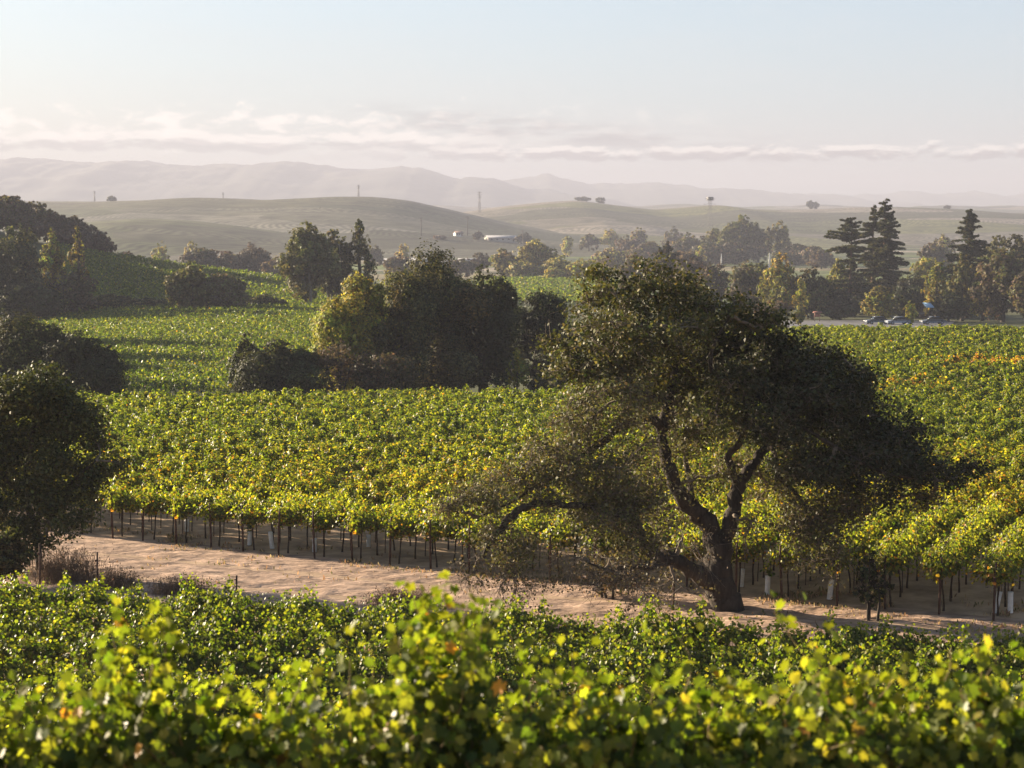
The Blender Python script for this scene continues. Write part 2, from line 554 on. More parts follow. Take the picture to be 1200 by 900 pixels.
def field_material(name, near=False, scale=0.006, stretch=(1, 2.2, 1), cols=None, rot=0.4):
    """patchwork of fields: soil and grass close by, blocks of vines, grass and stubble far off"""
    m, N, L = new_mat(name)
    out = N.new('ShaderNodeOutputMaterial')
    pr = N.new('ShaderNodeBsdfPrincipled'); pr.inputs['Roughness'].default_value = 0.95
    pr.inputs['Specular IOR Level'].default_value = 0.1
    L.new(pr.outputs[0], out.inputs[0])
    geo = N.new('ShaderNodeNewGeometry')
    mp = N.new('ShaderNodeMapping'); mp.inputs['Rotation'].default_value = (0, 0, rot); mp.inputs['Scale'].default_value = stretch
    L.new(geo.outputs['Position'], mp.inputs[0])
    wob = N.new('ShaderNodeTexNoise'); wob.inputs['Scale'].default_value = scale * 1.5; wob.inputs['Detail'].default_value = 2
    L.new(mp.outputs[0], wob.inputs['Vector'])
    add = N.new('ShaderNodeMix'); add.data_type = 'VECTOR'; add.inputs[0].default_value = 0.12
    vm = N.new('ShaderNodeVectorMath'); vm.operation = 'MULTIPLY_ADD'
    L.new(wob.outputs['Color'], vm.inputs[0]); vm.inputs[1].default_value = (0.5 / scale,) * 3
    L.new(mp.outputs[0], vm.inputs[2])
    vo = N.new('ShaderNodeTexVoronoi'); vo.inputs['Scale'].default_value = scale
    L.new(vm.outputs[0], vo.inputs['Vector'])
    sep = N.new('ShaderNodeSeparateColor'); L.new(vo.outputs['Color'], sep.inputs[0])
    cr = N.new('ShaderNodeValToRGB'); cr.color_ramp.interpolation = 'CONSTANT'
    cols = cols or [(0.09, 0.105, 0.04), (0.20, 0.17, 0.10), (0.13, 0.16, 0.05), (0.06, 0.075, 0.035), (0.26, 0.22, 0.16), (0.10, 0.12, 0.045)]
    els = cr.color_ramp.elements
    els[0].color = (*cols[0], 1)
    els[1].position = 1 / len(cols); els[1].color = (*cols[1], 1)
    for k in range(2, len(cols)):
        e = els.new(k / len(cols)); e.color = (*cols[k], 1)
    L.new(sep.outputs[0], cr.inputs[0])
    fine = N.new('ShaderNodeTexNoise'); fine.inputs['Scale'].default_value = 0.06; fine.inputs['Detail'].default_value = 6
    L.new(geo.outputs['Position'], fine.inputs['Vector'])
    mr = N.new('ShaderNodeMapRange'); L.new(fine.outputs['Fac'], mr.inputs[0])
    mr.inputs[1].default_value = 0.3; mr.inputs[2].default_value = 0.7; mr.inputs[3].default_value = 0.55; mr.inputs[4].default_value = 1.45
    # planted stripes
    wv = N.new('ShaderNodeTexWave'); wv.inputs['Scale'].default_value = 0.055; wv.inputs['Distortion'].default_value = 1.0
    wv.inputs['Detail'].default_value = 2
    L.new(vm.outputs[0], wv.inputs['Vector'])
    mw = N.new('ShaderNodeMapRange'); L.new(wv.outputs['Fac'], mw.inputs[0]); mw.inputs[3].default_value = 0.62; mw.inputs[4].default_value = 1.3
    mm = N.new('ShaderNodeMath'); mm.operation = 'MULTIPLY'; L.new(mr.outputs[0], mm.inputs[0]); L.new(mw.outputs[0], mm.inputs[1])
    mul = N.new('ShaderNodeVectorMath'); mul.operation = 'SCALE'
    L.new(cr.outputs[0], mul.inputs[0]); L.new(mm.outputs[0], mul.inputs['Scale'])
    colr = mul.outputs[0]
    if near:
        # soil and dry grass near the viewer's hill, green cover on the next rise
        soil = N.new('ShaderNodeTexNoise'); soil.inputs['Scale'].default_value = 0.9; soil.inputs['Detail'].default_value = 9
        soil.inputs['Roughness'].default_value = 0.65
        L.new(geo.outputs['Position'], soil.inputs['Vector'])
        c1 = N.new('ShaderNodeValToRGB'); L.new(soil.outputs['Fac'], c1.inputs[0])
        c1.color_ramp.elements[0].position = 0.35; c1.color_ramp.elements[0].color = (0.24, 0.165, 0.11, 1)
        c1.color_ramp.elements[1].position = 0.65; c1.color_ramp.elements[1].color = (0.52, 0.37, 0.25, 1)
        gr = N.new('ShaderNodeValToRGB'); L.new(soil.outputs['Fac'], gr.inputs[0])
        gr.color_ramp.elements[0].position = 0.3; gr.color_ramp.elements[0].color = (0.05, 0.06, 0.025, 1)
        gr.color_ramp.elements[1].position = 0.7; gr.color_ramp.elements[1].color = (0.10, 0.10, 0.045, 1)
        sp = N.new('ShaderNodeSeparateXYZ'); L.new(geo.outputs['Position'], sp.inputs[0])
        def step(lo, hi):
            n = N.new('ShaderNodeMapRange'); n.interpolation_type = 'SMOOTHSTEP'; L.new(sp.outputs[1], n.inputs[0])
            n.inputs[1].default_value = lo; n.inputs[2].default_value = hi
            return n.outputs[0]
        def mix(f, a, b):
            n = N.new('ShaderNodeMix'); n.data_type = 'RGBA'; L.new(f, n.inputs[0]); L.new(a, n.inputs[6]); L.new(b, n.inputs[7])
            return n.outputs[2]
        colr = mix(step(430, 520), mix(step(120, 150), c1.outputs[0], gr.outputs[0]), colr)
        b = N.new('ShaderNodeBump'); b.inputs['Strength'].default_value = 0.5; b.inputs['Distance'].default_value = 0.06
        L.new(soil.outputs['Fac'], b.inputs['Height']); L.new(b.outputs[0], pr.inputs['Normal'])
    L.new(colr, pr.inputs['Base Color'])
    return m


def build_ground():
    ys = np.concatenate([np.linspace(-60, 60, 100), np.exp(np.linspace(math.log(61.2), math.log(12000), 330))])
    U = np.concatenate([-np.linspace(1.15, 0.45, 20, endpoint=False), np.linspace(-0.45, 0.45, 150), -np.linspace(-0.45, -1.15, 21)[1:]])
    sc_ = np.minimum(np.maximum(ys, 60), 7000)
    X = U[None, :] * sc_[:, None]
    Y = np.repeat(ys[:, None], len(U), 1)
    Z = ground(X, Y)
    return grid_mesh('ground', X, Y, Z, field_material('ground_fields', True))


tag(link('ground', build_ground()), kind='structure')


def edge_y(x):            # near edge of the middle vineyard, where its rows end at the track
    return 58.4 - 0.63 * x


def block_y(x):           # far edge of the near vineyard block
    return 45.6 - 0.28 * x


def build_path():
    xs = np.arange(-34, 24, 0.13)
    ts = np.linspace(0, 1, 130)
    X = np.repeat(xs[None, :], len(ts), 0)
    y0 = block_y(xs) + 1.2; y1 = edge_y(xs) + 0.3 + 0.5 * (fbm(xs / 2.0, xs * 0, 3, 3) - 0.5)
    Y = y0[None, :] + (y1 - y0)[None, :] * ts[:, None]
    v = (ts[:, None] * (y1 - y0)[None, :])
    w = (y1 - y0)[None, :]
    n = 0.12 * (fbm(X / 0.5, Y / 0.4, 4, 31) - 0.4) + 0.035 * (fbm(X / 2.2, Y / 1.6, 4, 41) - 0.4)
    ruts = -0.085 * (np.exp(-((v - 0.52 * w) / 0.35) ** 2) + np.exp(-((v - 0.75 * w) / 0.35) ** 2))
    rim = np.clip(np.minimum(ts, 1 - ts)[:, None] * 8, 0, 1)
    Z = ground(X, Y) + 0.012 + 0.03 * rim + n * rim + ruts * rim
    return grid_mesh('dirt_track', X, Y, Z, M_DIRT)


tag(link('dirt_track', build_path()), kind='structure')

# parking area beyond the right-hand vineyard


def drape(name, pts, mat, lift=0.05):
    """quad strip draped on the ground: pts = corner list (x,y) a,b,c,d"""
    a, b, c, d = [np.array(p, float) for p in pts]
    s = np.linspace(0, 1, 40); t = np.linspace(0, 1, 30)
    S, T = np.meshgrid(s, t)
    P = (a * (1 - S)[..., None] + b * S[..., None]) * (1 - T)[..., None] + (d * (1 - S)[..., None] + c * S[..., None]) * T[..., None]
    return grid_mesh(name, P[..., 0], P[..., 1], ground(P[..., 0], P[..., 1]) + lift, mat)


def gx(px, D):
    return (px - 600) / F * D


tag(link('parking_area', drape('parking_area', [(gx(905, 318), 318), (gx(1110, 318), 318), (gx(1120, 385), 385), (gx(915, 385), 385)], M_ASPHALT, 0.12)), kind='structure')

# ------------------------------------------------------------------ hills and mountains
M_HILL = field_material('hill_fields', False, 0.0045, (1, 1.4, 1),
                        [(0.075, 0.072, 0.04), (0.11, 0.11, 0.042), (0.065, 0.064, 0.038), (0.185, 0.16, 0.125), (0.085, 0.088, 0.04), (0.13, 0.115, 0.085)], 0.5)
M_HILL_DARK = field_material('dark_hill_fields', False, 0.0032, (1, 1.9, 1),
                             [(0.060, 0.058, 0.034), (0.075, 0.072, 0.038), (0.05, 0.056, 0.03), (0.145, 0.135, 0.10), (0.07, 0.075, 0.036), (0.10, 0.095, 0.062)], 0.35)
M_MOUNT = noisy_mat('mountain_scrub', (0.03, 0.035, 0.03), (0.09, 0.085, 0.06), 0.004, 0.95, 0, 8, coord='Object')


def ridge(name, D0, wf, wb, crest, mat, base=-24, rough=1.0, nx=260, ny=70, seed=3, lump=0.0, jag=0.0):
    cp = np.array(crest, float)
    px = np.linspace(cp[0, 0] - 60, cp[-1, 0] + 60, nx)
    cy = np.interp(px, cp[:, 0], cp[:, 1])
    k = 1.6
    cy = gblur(cy[None, :], k, 1)[0]
    cy = cy - jag * 2 * (fbm(px / 44.0, px * 0 + seed, 6, seed) - 0.60)
    zc = (HOR - cy) / F * D0
    fade = np.clip(np.minimum(px - px[0], px[-1] - px) / 60, 0, 1)
    fade = fade * fade * (3 - 2 * fade)
    t = np.concatenate([-np.linspace(1, 0, ny, endpoint=False), np.linspace(0, 1, ny // 2)])
    D = D0 + np.where(t < 0, t * wf, t * wb)
    X = ((px - 600) / F)[None, :] * D0 * np.ones_like(D)[:, None]
    Y = np.repeat(D[:, None], nx, 1)
    prof = np.cos(np.clip(t, -1, 1) * math.pi / 2) ** 1.5
    H = (zc - base)[None, :] * prof[:, None]
    sc_ = wf / 3
    H = H * (1 + 0.35 * rough * (fbm(X / sc_, Y / sc_, 4, seed) - 0.5) * (1 - prof[:, None] ** 4)
             ) + lump * (fbm(X / 140, Y / 140, 5, seed + 9) - 0.5) * prof[:, None]
    Z = base + H * fade[None, :] - 3 * (1 - fade[None, :])
    return tag(link(name, grid_mesh(name, X, Y, Z, mat)), kind='structure')


ridge('hill', 1800, 760, 600, [(-200, 240), (0, 238), (50, 236), (130, 236.5), (190, 235), (240, 232), (280, 233), (320, 235), (360, 233), (400, 231), (440, 231), (480, 235), (520, 244), (560, 253), (600, 262), (640, 269), (700, 277), (760, 284)], M_HILL_DARK, seed=3)
ridge('hill', 1250, 300, 320, [(40, 290), (80, 266), (120, 259), (170, 256), (220, 258), (280, 265), (340, 274), (400, 281), (440, 288)], M_HILL, seed=14)
ridge('hill', 2350, 900, 700, [(420, 262), (500, 254), (550, 248), (590, 242), (640, 237), (675, 235), (705, 239), (760, 246), (800, 243), (835, 240), (865, 245), (900, 246), (960, 245), (1000, 243), (1050, 243), (1100, 245), (1160, 250), (1200, 250), (1300, 246), (1450, 250)], M_HILL, seed=23)
ridge('hill', 1900, 500, 400, [(560, 283), (600, 272), (650, 262), (700, 258), (750, 262), (800, 272), (840, 283)], M_HILL, seed=33)
ridge('hill', 4300, 1100, 900, [(380, 262), (460, 246), (520, 240), (570, 243), (620, 241), (700, 243), (780, 240), (860, 243), (960, 241), (1060, 244), (1160, 240), (1300, 242)], M_HILL, seed=73, lump=10, jag=2)
ridge('mountain', 7400, 2200, 1800, [(-260, 195), (-100, 186), (0, 190), (80, 191), (120, 190), (165, 187), (200, 192), (250, 196), (300, 195), (345, 190), (370, 195), (420, 197), (470, 193), (500, 198), (540, 210), (580, 212), (640, 224), (700, 234), (760, 244), (850, 256)], M_MOUNT, seed=43, nx=420, lump=34, jag=6)
ridge('mountain', 9000, 2000, 1800, [(420, 240), (500, 222), (560, 211), (600, 210), (625, 209), (640, 203), (655, 209), (690, 217), (740, 217), (770, 214), (820, 217), (870, 223), (930, 229), (1000, 234), (1080, 242), (1160, 252)], M_MOUNT, seed=53, nx=420, lump=34, jag=6)
ridge('mountain', 10600, 1600, 900, [(760, 246), (860, 236), (940, 228), (1000, 226), (1060, 228), (1130, 222), (1180, 226), (1250, 222), (1350, 228), (1500, 232)], M_MOUNT, seed=63, nx=300, lump=40, jag=6)


# ------------------------------------------------------------------ haze
def build_haze():
    m, N, L = new_mat('haze_air')
    out = N.new('ShaderNodeOutputMaterial')
    v = N.new('ShaderNodeVolumePrincipled')
    v.inputs['Color'].default_value = (0.385, 0.40, 0.495, 1)
    v.inputs['Density'].default_value = 0.00023
    v.inputs['Anisotropy'].default_value = 0.08
    v.inputs['Density Attribute'].default_value = ''
    v.inputs['Temperature Attribute'].default_value = ''
    v.inputs['Color Attribute'].default_value = ''
    L.new(v.outputs[0], out.inputs['Volume'])
    g = Geo()
    g.box((-8400, -700, -32), (8400, 12400, 250))
    return g.build('haze', m)


tag(build_haze(), kind='stuff')

# ------------------------------------------------------------------ grapevines
GREEN = [(0.040, 0.060, 0.011), (0.078, 0.100, 0.016), (0.136, 0.144, 0.022), (0.212, 0.200, 0.033)]
YELL = [(0.23, 0.205, 0.03), (0.33, 0.235, 0.035), (0.34, 0.15, 0.025), (0.18, 0.10, 0.035)]


def vine_geo(seed, n_shoot=24, top=1.95, width=1.35, leaf=0.125, yellow=0.06, spread=0.33, low=0.80, tall=2, step=0.07, lower_yellow=0.25, gw=(2, 3, 3, 1.4)):
    r = np.random.default_rng(seed)
    C, N, Tp, S, col, h = [], [], [], [], [], []
    plume = r.uniform(-.45, .45, 2 if tall > 6 else 1)
    wood, cane = Geo(), Geo()
    # trunk and two cordon arms
    a = r.normal(0, 0.03, (5, 2))
    P = np.column_stack([np.cumsum(a[:, 0]) * 0.6, np.cumsum(a[:, 1]) * 0.6, np.linspace(-0.08, 0.92, 5)])
    p, q = spline(P, [0.036, 0.026, 0.022, 0.024, 0.034], 3)
    wood.tube(p, q, 7)
    for s in (-1, 1):
        P = np.array([P[-1], [s * 0.16, r.normal(0, .02), 0.99], [s * 0.42, r.normal(0, .03), 0.97], [s * width / 2, r.normal(0, .03), 0.98]])
        P[0] = [np.sum(a[:, 0]) * 0.6, np.sum(a[:, 1]) * 0.6, 0.91]
        p, q = spline(P, [0.034, 0.03, 0.024, 0.014], 3)
        wood.tube(p, q, 6)
    for k in range(n_shoot):
        x0 = r.uniform(-width / 2, width / 2)
        side = r.choice([-1, 1])
        L = (top - 0.95) * r.uniform(0.75, 1.12)
        if k < tall:
            L = (top - 0.95) * r.uniform(1.05, 1.27) * (1.06 if tall < 8 else 1)
            x0 = plume[k % len(plume)] + r.normal(0, .07)
        lean = np.array([r.normal(0, 0.25 if k >= tall else 0.09), side * abs(r.normal(0, spread * 0.75)), 1.0])
        droop = 0.0 if k < tall else r.uniform(0, 0.55)
        sprawl = r.random() < 0.3 and k >= tall
        n = max(5, int(L / step))
        t = (np.arange(n) + 0.5) / n
        base = np.array([x0, r.normal(0, .04), 0.95])
        pts = base + lean * (t * L)[:, None]
        pts[:, 2] -= droop * L * t ** 2.5
        pts[:, 1] += side * droop * 0.5 * L * t ** 2
        if sprawl:
            pts[:, 2] = 0.98 + 0.55 * L * np.sin(t * 2.4) - 0.32 * t ** 2
            pts[:, 1] = side * (0.10 + 0.42 * t)
        pts += r.normal(0, 0.012, pts.shape)
        cane.tube(pts[::2] if n > 6 else pts, np.linspace(0.006, 0.003, len(pts[::2] if n > 6 else pts)), 4, False)
        for rep in range(2 if k >= tall else 3):
            off = r.normal(0, 0.045 if k < tall else 0.075 if rep == 0 else 0.12, pts.shape)
            off[:, 2] *= 0.6
            c = pts + off
            out = np.column_stack([off[:, 0] * 4 + r.normal(0, .35, n), np.sign(c[:, 1] + r.normal(0, .05, n)) * r.uniform(.15, 1.0, n), r.uniform(0.05, 0.95, n)])
            C.append(c); N.append(out)
            Tp.append(np.column_stack([r.normal(0, .5, n), r.normal(0, .3, n), -np.ones(n) * r.uniform(.3, 1, n)]))
            S.append(leaf * r.uniform(0.6, 1.2, n) * (1.08 - 0.42 * t ** 3))
            h.append(c[:, 2])
            young = t > 0.75
            cc = palette(n, GREEN, gw, 0.18, r)
            cc[young] = palette(int(young.sum()), GREEN, [0, 1, 3, 3] if gw[3] > 1 else [0, 3, 3, 1], 0.15, r) if young.any() else cc[young]
            yl = r.random(n) < yellow + lower_yellow * np.clip((1.35 - c[:, 2]) / 0.5, 0, 1)
            if yl.any():
                cc[yl] = palette(int(yl.sum()), YELL, [3, 2, 1.2, 0.7], 0.2, r)
            col.append(cc)
    C = np.concatenate(C); keep = C[:, 2] > low
    V, Fc, cl = leaves(C[keep], np.concatenate(N)[keep], np.concatenate(S)[keep], np.concatenate(col)[keep], T_GRAPE, np.concatenate(Tp)[keep], r)
    return wood, cane, (V, Fc, cl)


def vine_proto(seed, **kw):
    wood, cane, (V, Fc, cl) = vine_geo(seed, **kw)
    root = empty('grapevine', (0, 0, 0))
    wood.build('trunk', M_VINEWOOD, root, True)
    cane.build('canes', M_CANE, root)
    link('foliage', mesh_np('foliage', V, Fc, cl, M_VINE), root)
    return root


def place_vine(proto, used, x, y, rz, s, label, group, zoff=0.0):
    o = proto if id(proto) not in used else copy_tree(proto)
    used.add(id(proto))
    o.location = (x, y, gz(x, y) + zoff)
    o.rotation_euler = (0, 0, rz)
    o.scale = s
    tag(o, label, 'grapevine', group)
    return o


PROTO_N = [vine_proto(200 + i, n_shoot=44, top=1.82, leaf=0.092, yellow=0.008, lower_yellow=0.04, spread=0.27, gw=(4, 4, 1.6, .5)) for i in range(6)]
PROTO_M = [vine_proto(300 + i, n_shoot=50, top=1.80, width=1.25, leaf=0.088, yellow=0.06 + 0.06 * (i % 3), lower_yellow=0.5, spread=0.42, low=0.82) for i in range(6)]

used = set()
n_ind = 0
# the foreground row: each vine has its own mesh
FG = [(-4.55, 1.9), (-3.1, 1.88), (-1.72, 1.95), (-0.16, 2.08), (1.08, 1.96), (2.15, 1.95), (3.4, 1.92), (4.6, 1.95)]
FG_LABEL = {
    2: 'out of focus foreground vine at the lower left with one tall shoot above it',
    3: 'foreground vine left of centre with the tallest bright shoot over the row',
    4: 'foreground vine right of centre with a dark hollow in its leaves',
    5: 'foreground vine in the lower right corner with even leafy top',
    1: 'foreground vine cut off by the left edge of the photo',
    6: 'foreground vine cut off by the right edge of the photo',
    0: 'foreground vine beyond the left edge of the photo', 7: 'foreground vine beyond the right edge of the photo'}
for x in np.arange(-5.2, 5.3, 1.3):
    place_vine(PROTO_N[rng.integers(6)], used, x, 12.4, 0.0, (1, 1, 1), 'grapevine in the hidden row just behind the foreground row', 'vines of the second row')
    n_ind += 1
for i, (x, tp) in enumerate(FG):
    pr = vine_proto(100 + i, n_shoot=84, top=tp, gw=(4, 3.5, 2.2, .9), leaf=0.081, yellow=0.025, tall={2: 5, 3: 10}.get(i, 0), spread=0.34, step=0.047, lower_yellow=0.14)
    place_vine(pr, used, x, 9.9 - 0.05 * x, 0.0, (1, 1, 1), FG_LABEL[i], None)
    n_ind += 1

# the near block: rows across the slope, down to the dirt track
ORD = ['first', 'second', 'third', 'fourth', 'fifth', 'sixth', 'seventh', 'eighth', 'ninth', 'tenth', 'eleventh', 'twelfth', 'thirteenth', 'fourteenth', 'fifteenth', 'sixteenth', 'seventeenth', 'eighteenth', 'nineteenth', 'twentieth']
rdir = unit(np.array([1, -0.28]))
NEAR_ANG = math.atan2(-0.28, 1)
NEAR_STUFF = []
row = 0
c = 45.6
while c > 30:
    half = 0.285 * c + 1.2
    xs = np.arange(-half - 0.5, half + 0.8, 1.28) + rng.uniform(-.4, .4)
    for x in xs:
        y = c - 0.28 * x
        pxv = 600 + F * x / y
        if y < 12.6:
            continue
        if -60 < pxv < 1260:
            sz = rng.uniform(0.9, 1.1)
            place_vine(PROTO_N[rng.integers(6)], used, x + rng.normal(0, .05), y + rng.normal(0, .05), NEAR_ANG + (math.pi if rng.random() < .5 else 0),
                       (rng.uniform(.95, 1.1), rng.uniform(.9, 1.1), sz),
                       f'green grapevine in the {ORD[row]} row from the dirt track, near block', 'vines of the near block')
            n_ind += 1
    c -= 2.0
    row += 1
near_rows = row

# the middle vineyard: rows run away from the track, leaning right
MDIR = np.array([math.sin(R(24)), math.cos(R(24))])
MPERP = np.array([MDIR[1], -MDIR[0]])
MID_ANG = math.atan2(MDIR[1], MDIR[0])
mid, mrow, mj = [], [], []
for k in range(-75, 40):
    s = k * 1.52
    p0 = np.array([0.846 * s, 58.4 - 0.533 * s])
    j = np.arange(0, 175)
    P = p0 + MDIR * (0.45 + 1.2 * j)[:, None]
    mid.append(P); mrow.append(np.full(len(P), k)); mj.append(j)
mid = np.concatenate(mid); mrow = np.concatenate(mrow); mj = np.concatenate(mj)
mpx = 600 + F * mid[:, 0] / mid[:, 1]
lim = 126 + np.clip((mpx - 650) / 220, 0, 1) * 82
ok = (mpx > -140) & (mpx < 1340) & (mid[:, 1] < lim) & (mid[:, 1] > 30)
mid, mrow, mj, mpx = mid[ok], mrow[ok], mj[ok], mpx[ok]
order = np.argsort(np.where((mpx > -20) & (mpx < 1220), mid[:, 1] + 1.2 * mj, 1e6))
n_front = min(300 - n_ind, 110)
front = order[:n_front]
for q in front:
    x, y = mid[q]
    place_vine(PROTO_M[rng.integers(6)], used, x, y, MID_ANG + (math.pi if rng.random() < .5 else 0),
               (rng.uniform(.95, 1.1), rng.uniform(.95, 1.2), rng.uniform(.93, 1.08)),
               'green and yellow grapevine at the track end of the middle vineyard', 'vines at the edge of the middle vineyard')
rest = order[n_front:]
print('individual vines', n_ind, len(front), 'rest', len(rest), 'rows', near_rows)


def canopy(P, ang_dir, counts, size, colfn, spread, tmpl, r, zlo=0.85, zhi=1.85, half=0.65, wood=True):
    """leaf cloud of many vines standing at P (n,2)"""
    perp = np.array([ang_dir[1], -ang_dir[0]])
    idx = np.repeat(np.arange(len(P)), counts)
    n = len(idx)
    nc = 7                              # leafy shoot ends per vine
    ca = r.uniform(-half, half, (len(P), nc))
    ch = r.random((len(P), nc)) ** 0.75
    cp_ = r.normal(0, 1, (len(P), nc)).clip(-1.4, 1.4) * spread * (1.05 - 0.55 * ch)
    czz = zlo + (zhi + r.uniform(-.18, .2, len(P))[:, None] - zlo) * ch
    k = r.integers(0, nc, n)
    off = r.normal(0, 1, (n, 3)) * [.115, .105, .115]
    along = ca[idx, k] + off[:, 0]
    ac = cp_[idx, k] + off[:, 1]
    z = np.maximum(czz[idx, k] + off[:, 2], zlo - .08)
    top = zhi
    X = P[idx, 0] + ang_dir[0] * along + perp[0] * ac
    Y = P[idx, 1] + ang_dir[1] * along + perp[1] * ac
    ow = off[:, 1] * 5 + ac * 1.2
    oa = off[:, 0] * 5
    g = ground(P[:, 0], P[:, 1])
    C = np.column_stack([X, Y, g[idx] + z])
    N = np.column_stack([perp[0] * ow + ang_dir[0] * oa + r.normal(0, .35, n), perp[1] * ow + ang_dir[1] * oa + r.normal(0, .35, n), off[:, 2] * 5 + r.uniform(.1, .9, n)])
    tip = np.column_stack([r.normal(0, .6, n), r.normal(0, .6, n), -np.ones(n)])
    S = (size[idx] if np.ndim(size) else size) * r.uniform(0.65, 1.25, n)
    col = colfn(idx, C, (z - zlo) / (top - zlo), r)
    return leaves(C, N, S, col, tmpl, tip, r)


def mid_cols(idx, C, hz, r):
    n = len(C)
    c = palette(n, GREEN, [1.5, 3, 3, 1.6], 0.14, r)
    x, y = C[:, 0], C[:, 1]
    patch = fbm(x / 7, y / 9, 3, 77)
    px = 600 + F * x / y
    # autumn colour: yellower towards the track, one orange strip at the far right
    w = 0.04 + 0.32 * np.clip((96 - y) / 25, 0, 1) + 0.42 * np.clip((patch - 0.48) * 4, 0, 1) * np.clip((95 - y) / 25, 0.12, 1) + 0.3 * np.clip(0.35 - hz, 0, 1)
    strip = np.exp(-((y - 152 - 0.05 * (x - 30)) / 3.0) ** 2) * np.clip((x - 31.5) / 5, 0, 1)
    spot = np.exp(-(((x - 26) / 2.5) ** 2 + ((y - 131) / 2.5) ** 2)) + np.exp(-(((x - 29) / 1.6) ** 2 + ((y - 133) / 1.6) ** 2))
    yl = r.random(n) < w
    c[yl] = palette(int(yl.sum()), YELL, [4, 1.5, 0.5, 0.4], 0.2, r)
    og = r.random(n) < 0.7 * np.clip(strip + 0.5 * spot, 0, 1)
    c[og] = palette(int(og.sum()), [(0.46, 0.24, 0.035), (0.42, 0.17, 0.03), (0.4, 0.3, 0.04)], None, 0.15, r)
    return c


def stuff_field(name, label, P, ang, counts, size, colfn, spread, tmpl, seed, zlo=0.85, zhi=1.7, half=0.65):
    r = np.random.default_rng(seed)
    V, Fc, cl = canopy(P, ang, counts, size, colfn, spread, tmpl, r, zlo, zhi, half)
    return tag(link(name, mesh_np(name, V, Fc, cl, M_VINE)), label, 'vineyard', kind='stuff')


Pm = mid[rest]
Dm = Pm[:, 1]
inview = (mpx[rest] > -60) & (mpx[rest] < 1260)
cnt = np.where(Dm < 75, 680, np.where(Dm < 100, 500, np.where(Dm < 130, 340, 210)))
cnt = np.where(inview, cnt, cnt // 2).astype(int)
szm = np.where(Dm < 75, 0.102, np.where(Dm < 100, 0.115, np.where(Dm < 130, 0.137, 0.18)))
stuff_field('vineyard_rows', 'wide middle vineyard of leafy green rows turning yellow beyond the dirt track', Pm, MDIR, cnt, szm, mid_cols, 0.31, T_LEAF, 21, 0.84, 1.72)
# trunks of those rows near the track
g = Geo()
for q in rest:
    if mj[q] < 9 and -40 < mpx[q] < 1240:
        x, y = mid[q]; z = gz(x, y)
        g.tube([(x, y, z - 0.05), (x + .02, y, z + .5), (x - .01, y + .01, z + 1.05)], [.022, .018, .02], 5)
if g.V:
    tag(g.build('vine_trunks', M_VINEWOOD), 'dark vine trunks standing in shade under the middle vineyard canopy', 'vine trunks', kind='stuff')


def green_cols(yel, dull=1.0):
    def f(idx, C, hz, r):
        c = palette(len(C), GREEN, [4, 4, 1.6, .5], 0.2, r) * dull  # deep greens favoured, putting shade on the left slopes into leaf colour
        yl = r.random(len(C)) < yel
        c[yl] = palette(int(yl.sum()), YELL, [4, 1, 0.3, 0.3], 0.2, r)
        return c
    return f


def rows_in(px0, px1, d0, d1, ang_deg, spacing, stepv, test=None, ymid=None):
    d = np.array([math.sin(R(ang_deg)), math.cos(R(ang_deg))]); p = np.array([d[1], -d[0]])
    ymid = (d0 + d1) / 2; xm = gx((px0 + px1) / 2, ymid)
    ext = max(d1 - d0, (px1 - px0) / F * d1) * 0.9
    a = np.arange(-ext, ext, spacing); b = np.arange(-ext, ext, stepv)
    A, B = np.meshgrid(a, b)
    P = np.stack([xm + A * p[0] + B * d[0], ymid + A * p[1] + B * d[1]], -1).reshape(-1, 2)
    px = 600 + F * P[:, 0] / P[:, 1]
    k = (px > px0) & (px < px1) & (P[:, 1] > d0) & (P[:, 1] < d1)
    if test is not None:
        k &= test(px, P[:, 1])
    return P[k], d


P, d = rows_in(-60, 420, 172, 322, 62, 1.9, 1.3, lambda px, D: D < 322)
stuff_field('vineyard_rows', 'sloping green vineyard on the left behind the dark bushes', P, d, np.full(len(P), 60), 0.27, green_cols(0.07), 0.42, T_DIA, 22)
P, d = rows_in(60, 470, 326, 432, 20, 2.0, 1.4, lambda px, D: D < 428)
stuff_field('vineyard_rows', 'shaded green vineyard on the far left slope below the brown grove', P, d, np.full(len(P), 34), 0.42, green_cols(0.04), 0.45, T_DIA, 23)
P, d = rows_in(560, 720, 480, 690, 75, 2.4, 1.8)
stuff_field('vineyard_rows', 'small pale green vineyard in the valley behind the dark evergreen oak', P, d, np.full(len(P), 12), 0.8, green_cols(0.05), 0.45, T_DIA, 24)

# ------------------------------------------------------------------ posts, tubes, stakes
def make_post(h, rad, seed):
    r = np.random.default_rng(seed)
    g = Geo()
    P = np.array([[0, 0, -0.3], [0.004, 0, h * .4], [r.normal(0, .01), r.normal(0, .01), h * .8], [r.normal(0, .015), r.normal(0, .015), h]])
    g.tube(P, [rad, rad, rad * .95, rad * .9], 8)
    for z in (0.55 * h, 0.72 * h, 0.9 * h):       # wire staples
        g.box((-rad * 1.25, -0.012, z), (rad * 1.25, 0.012, z + 0.03))
    return mesh_np('vineyard_post', np.concatenate(g.V), g.faces(), None, M_POST, False)


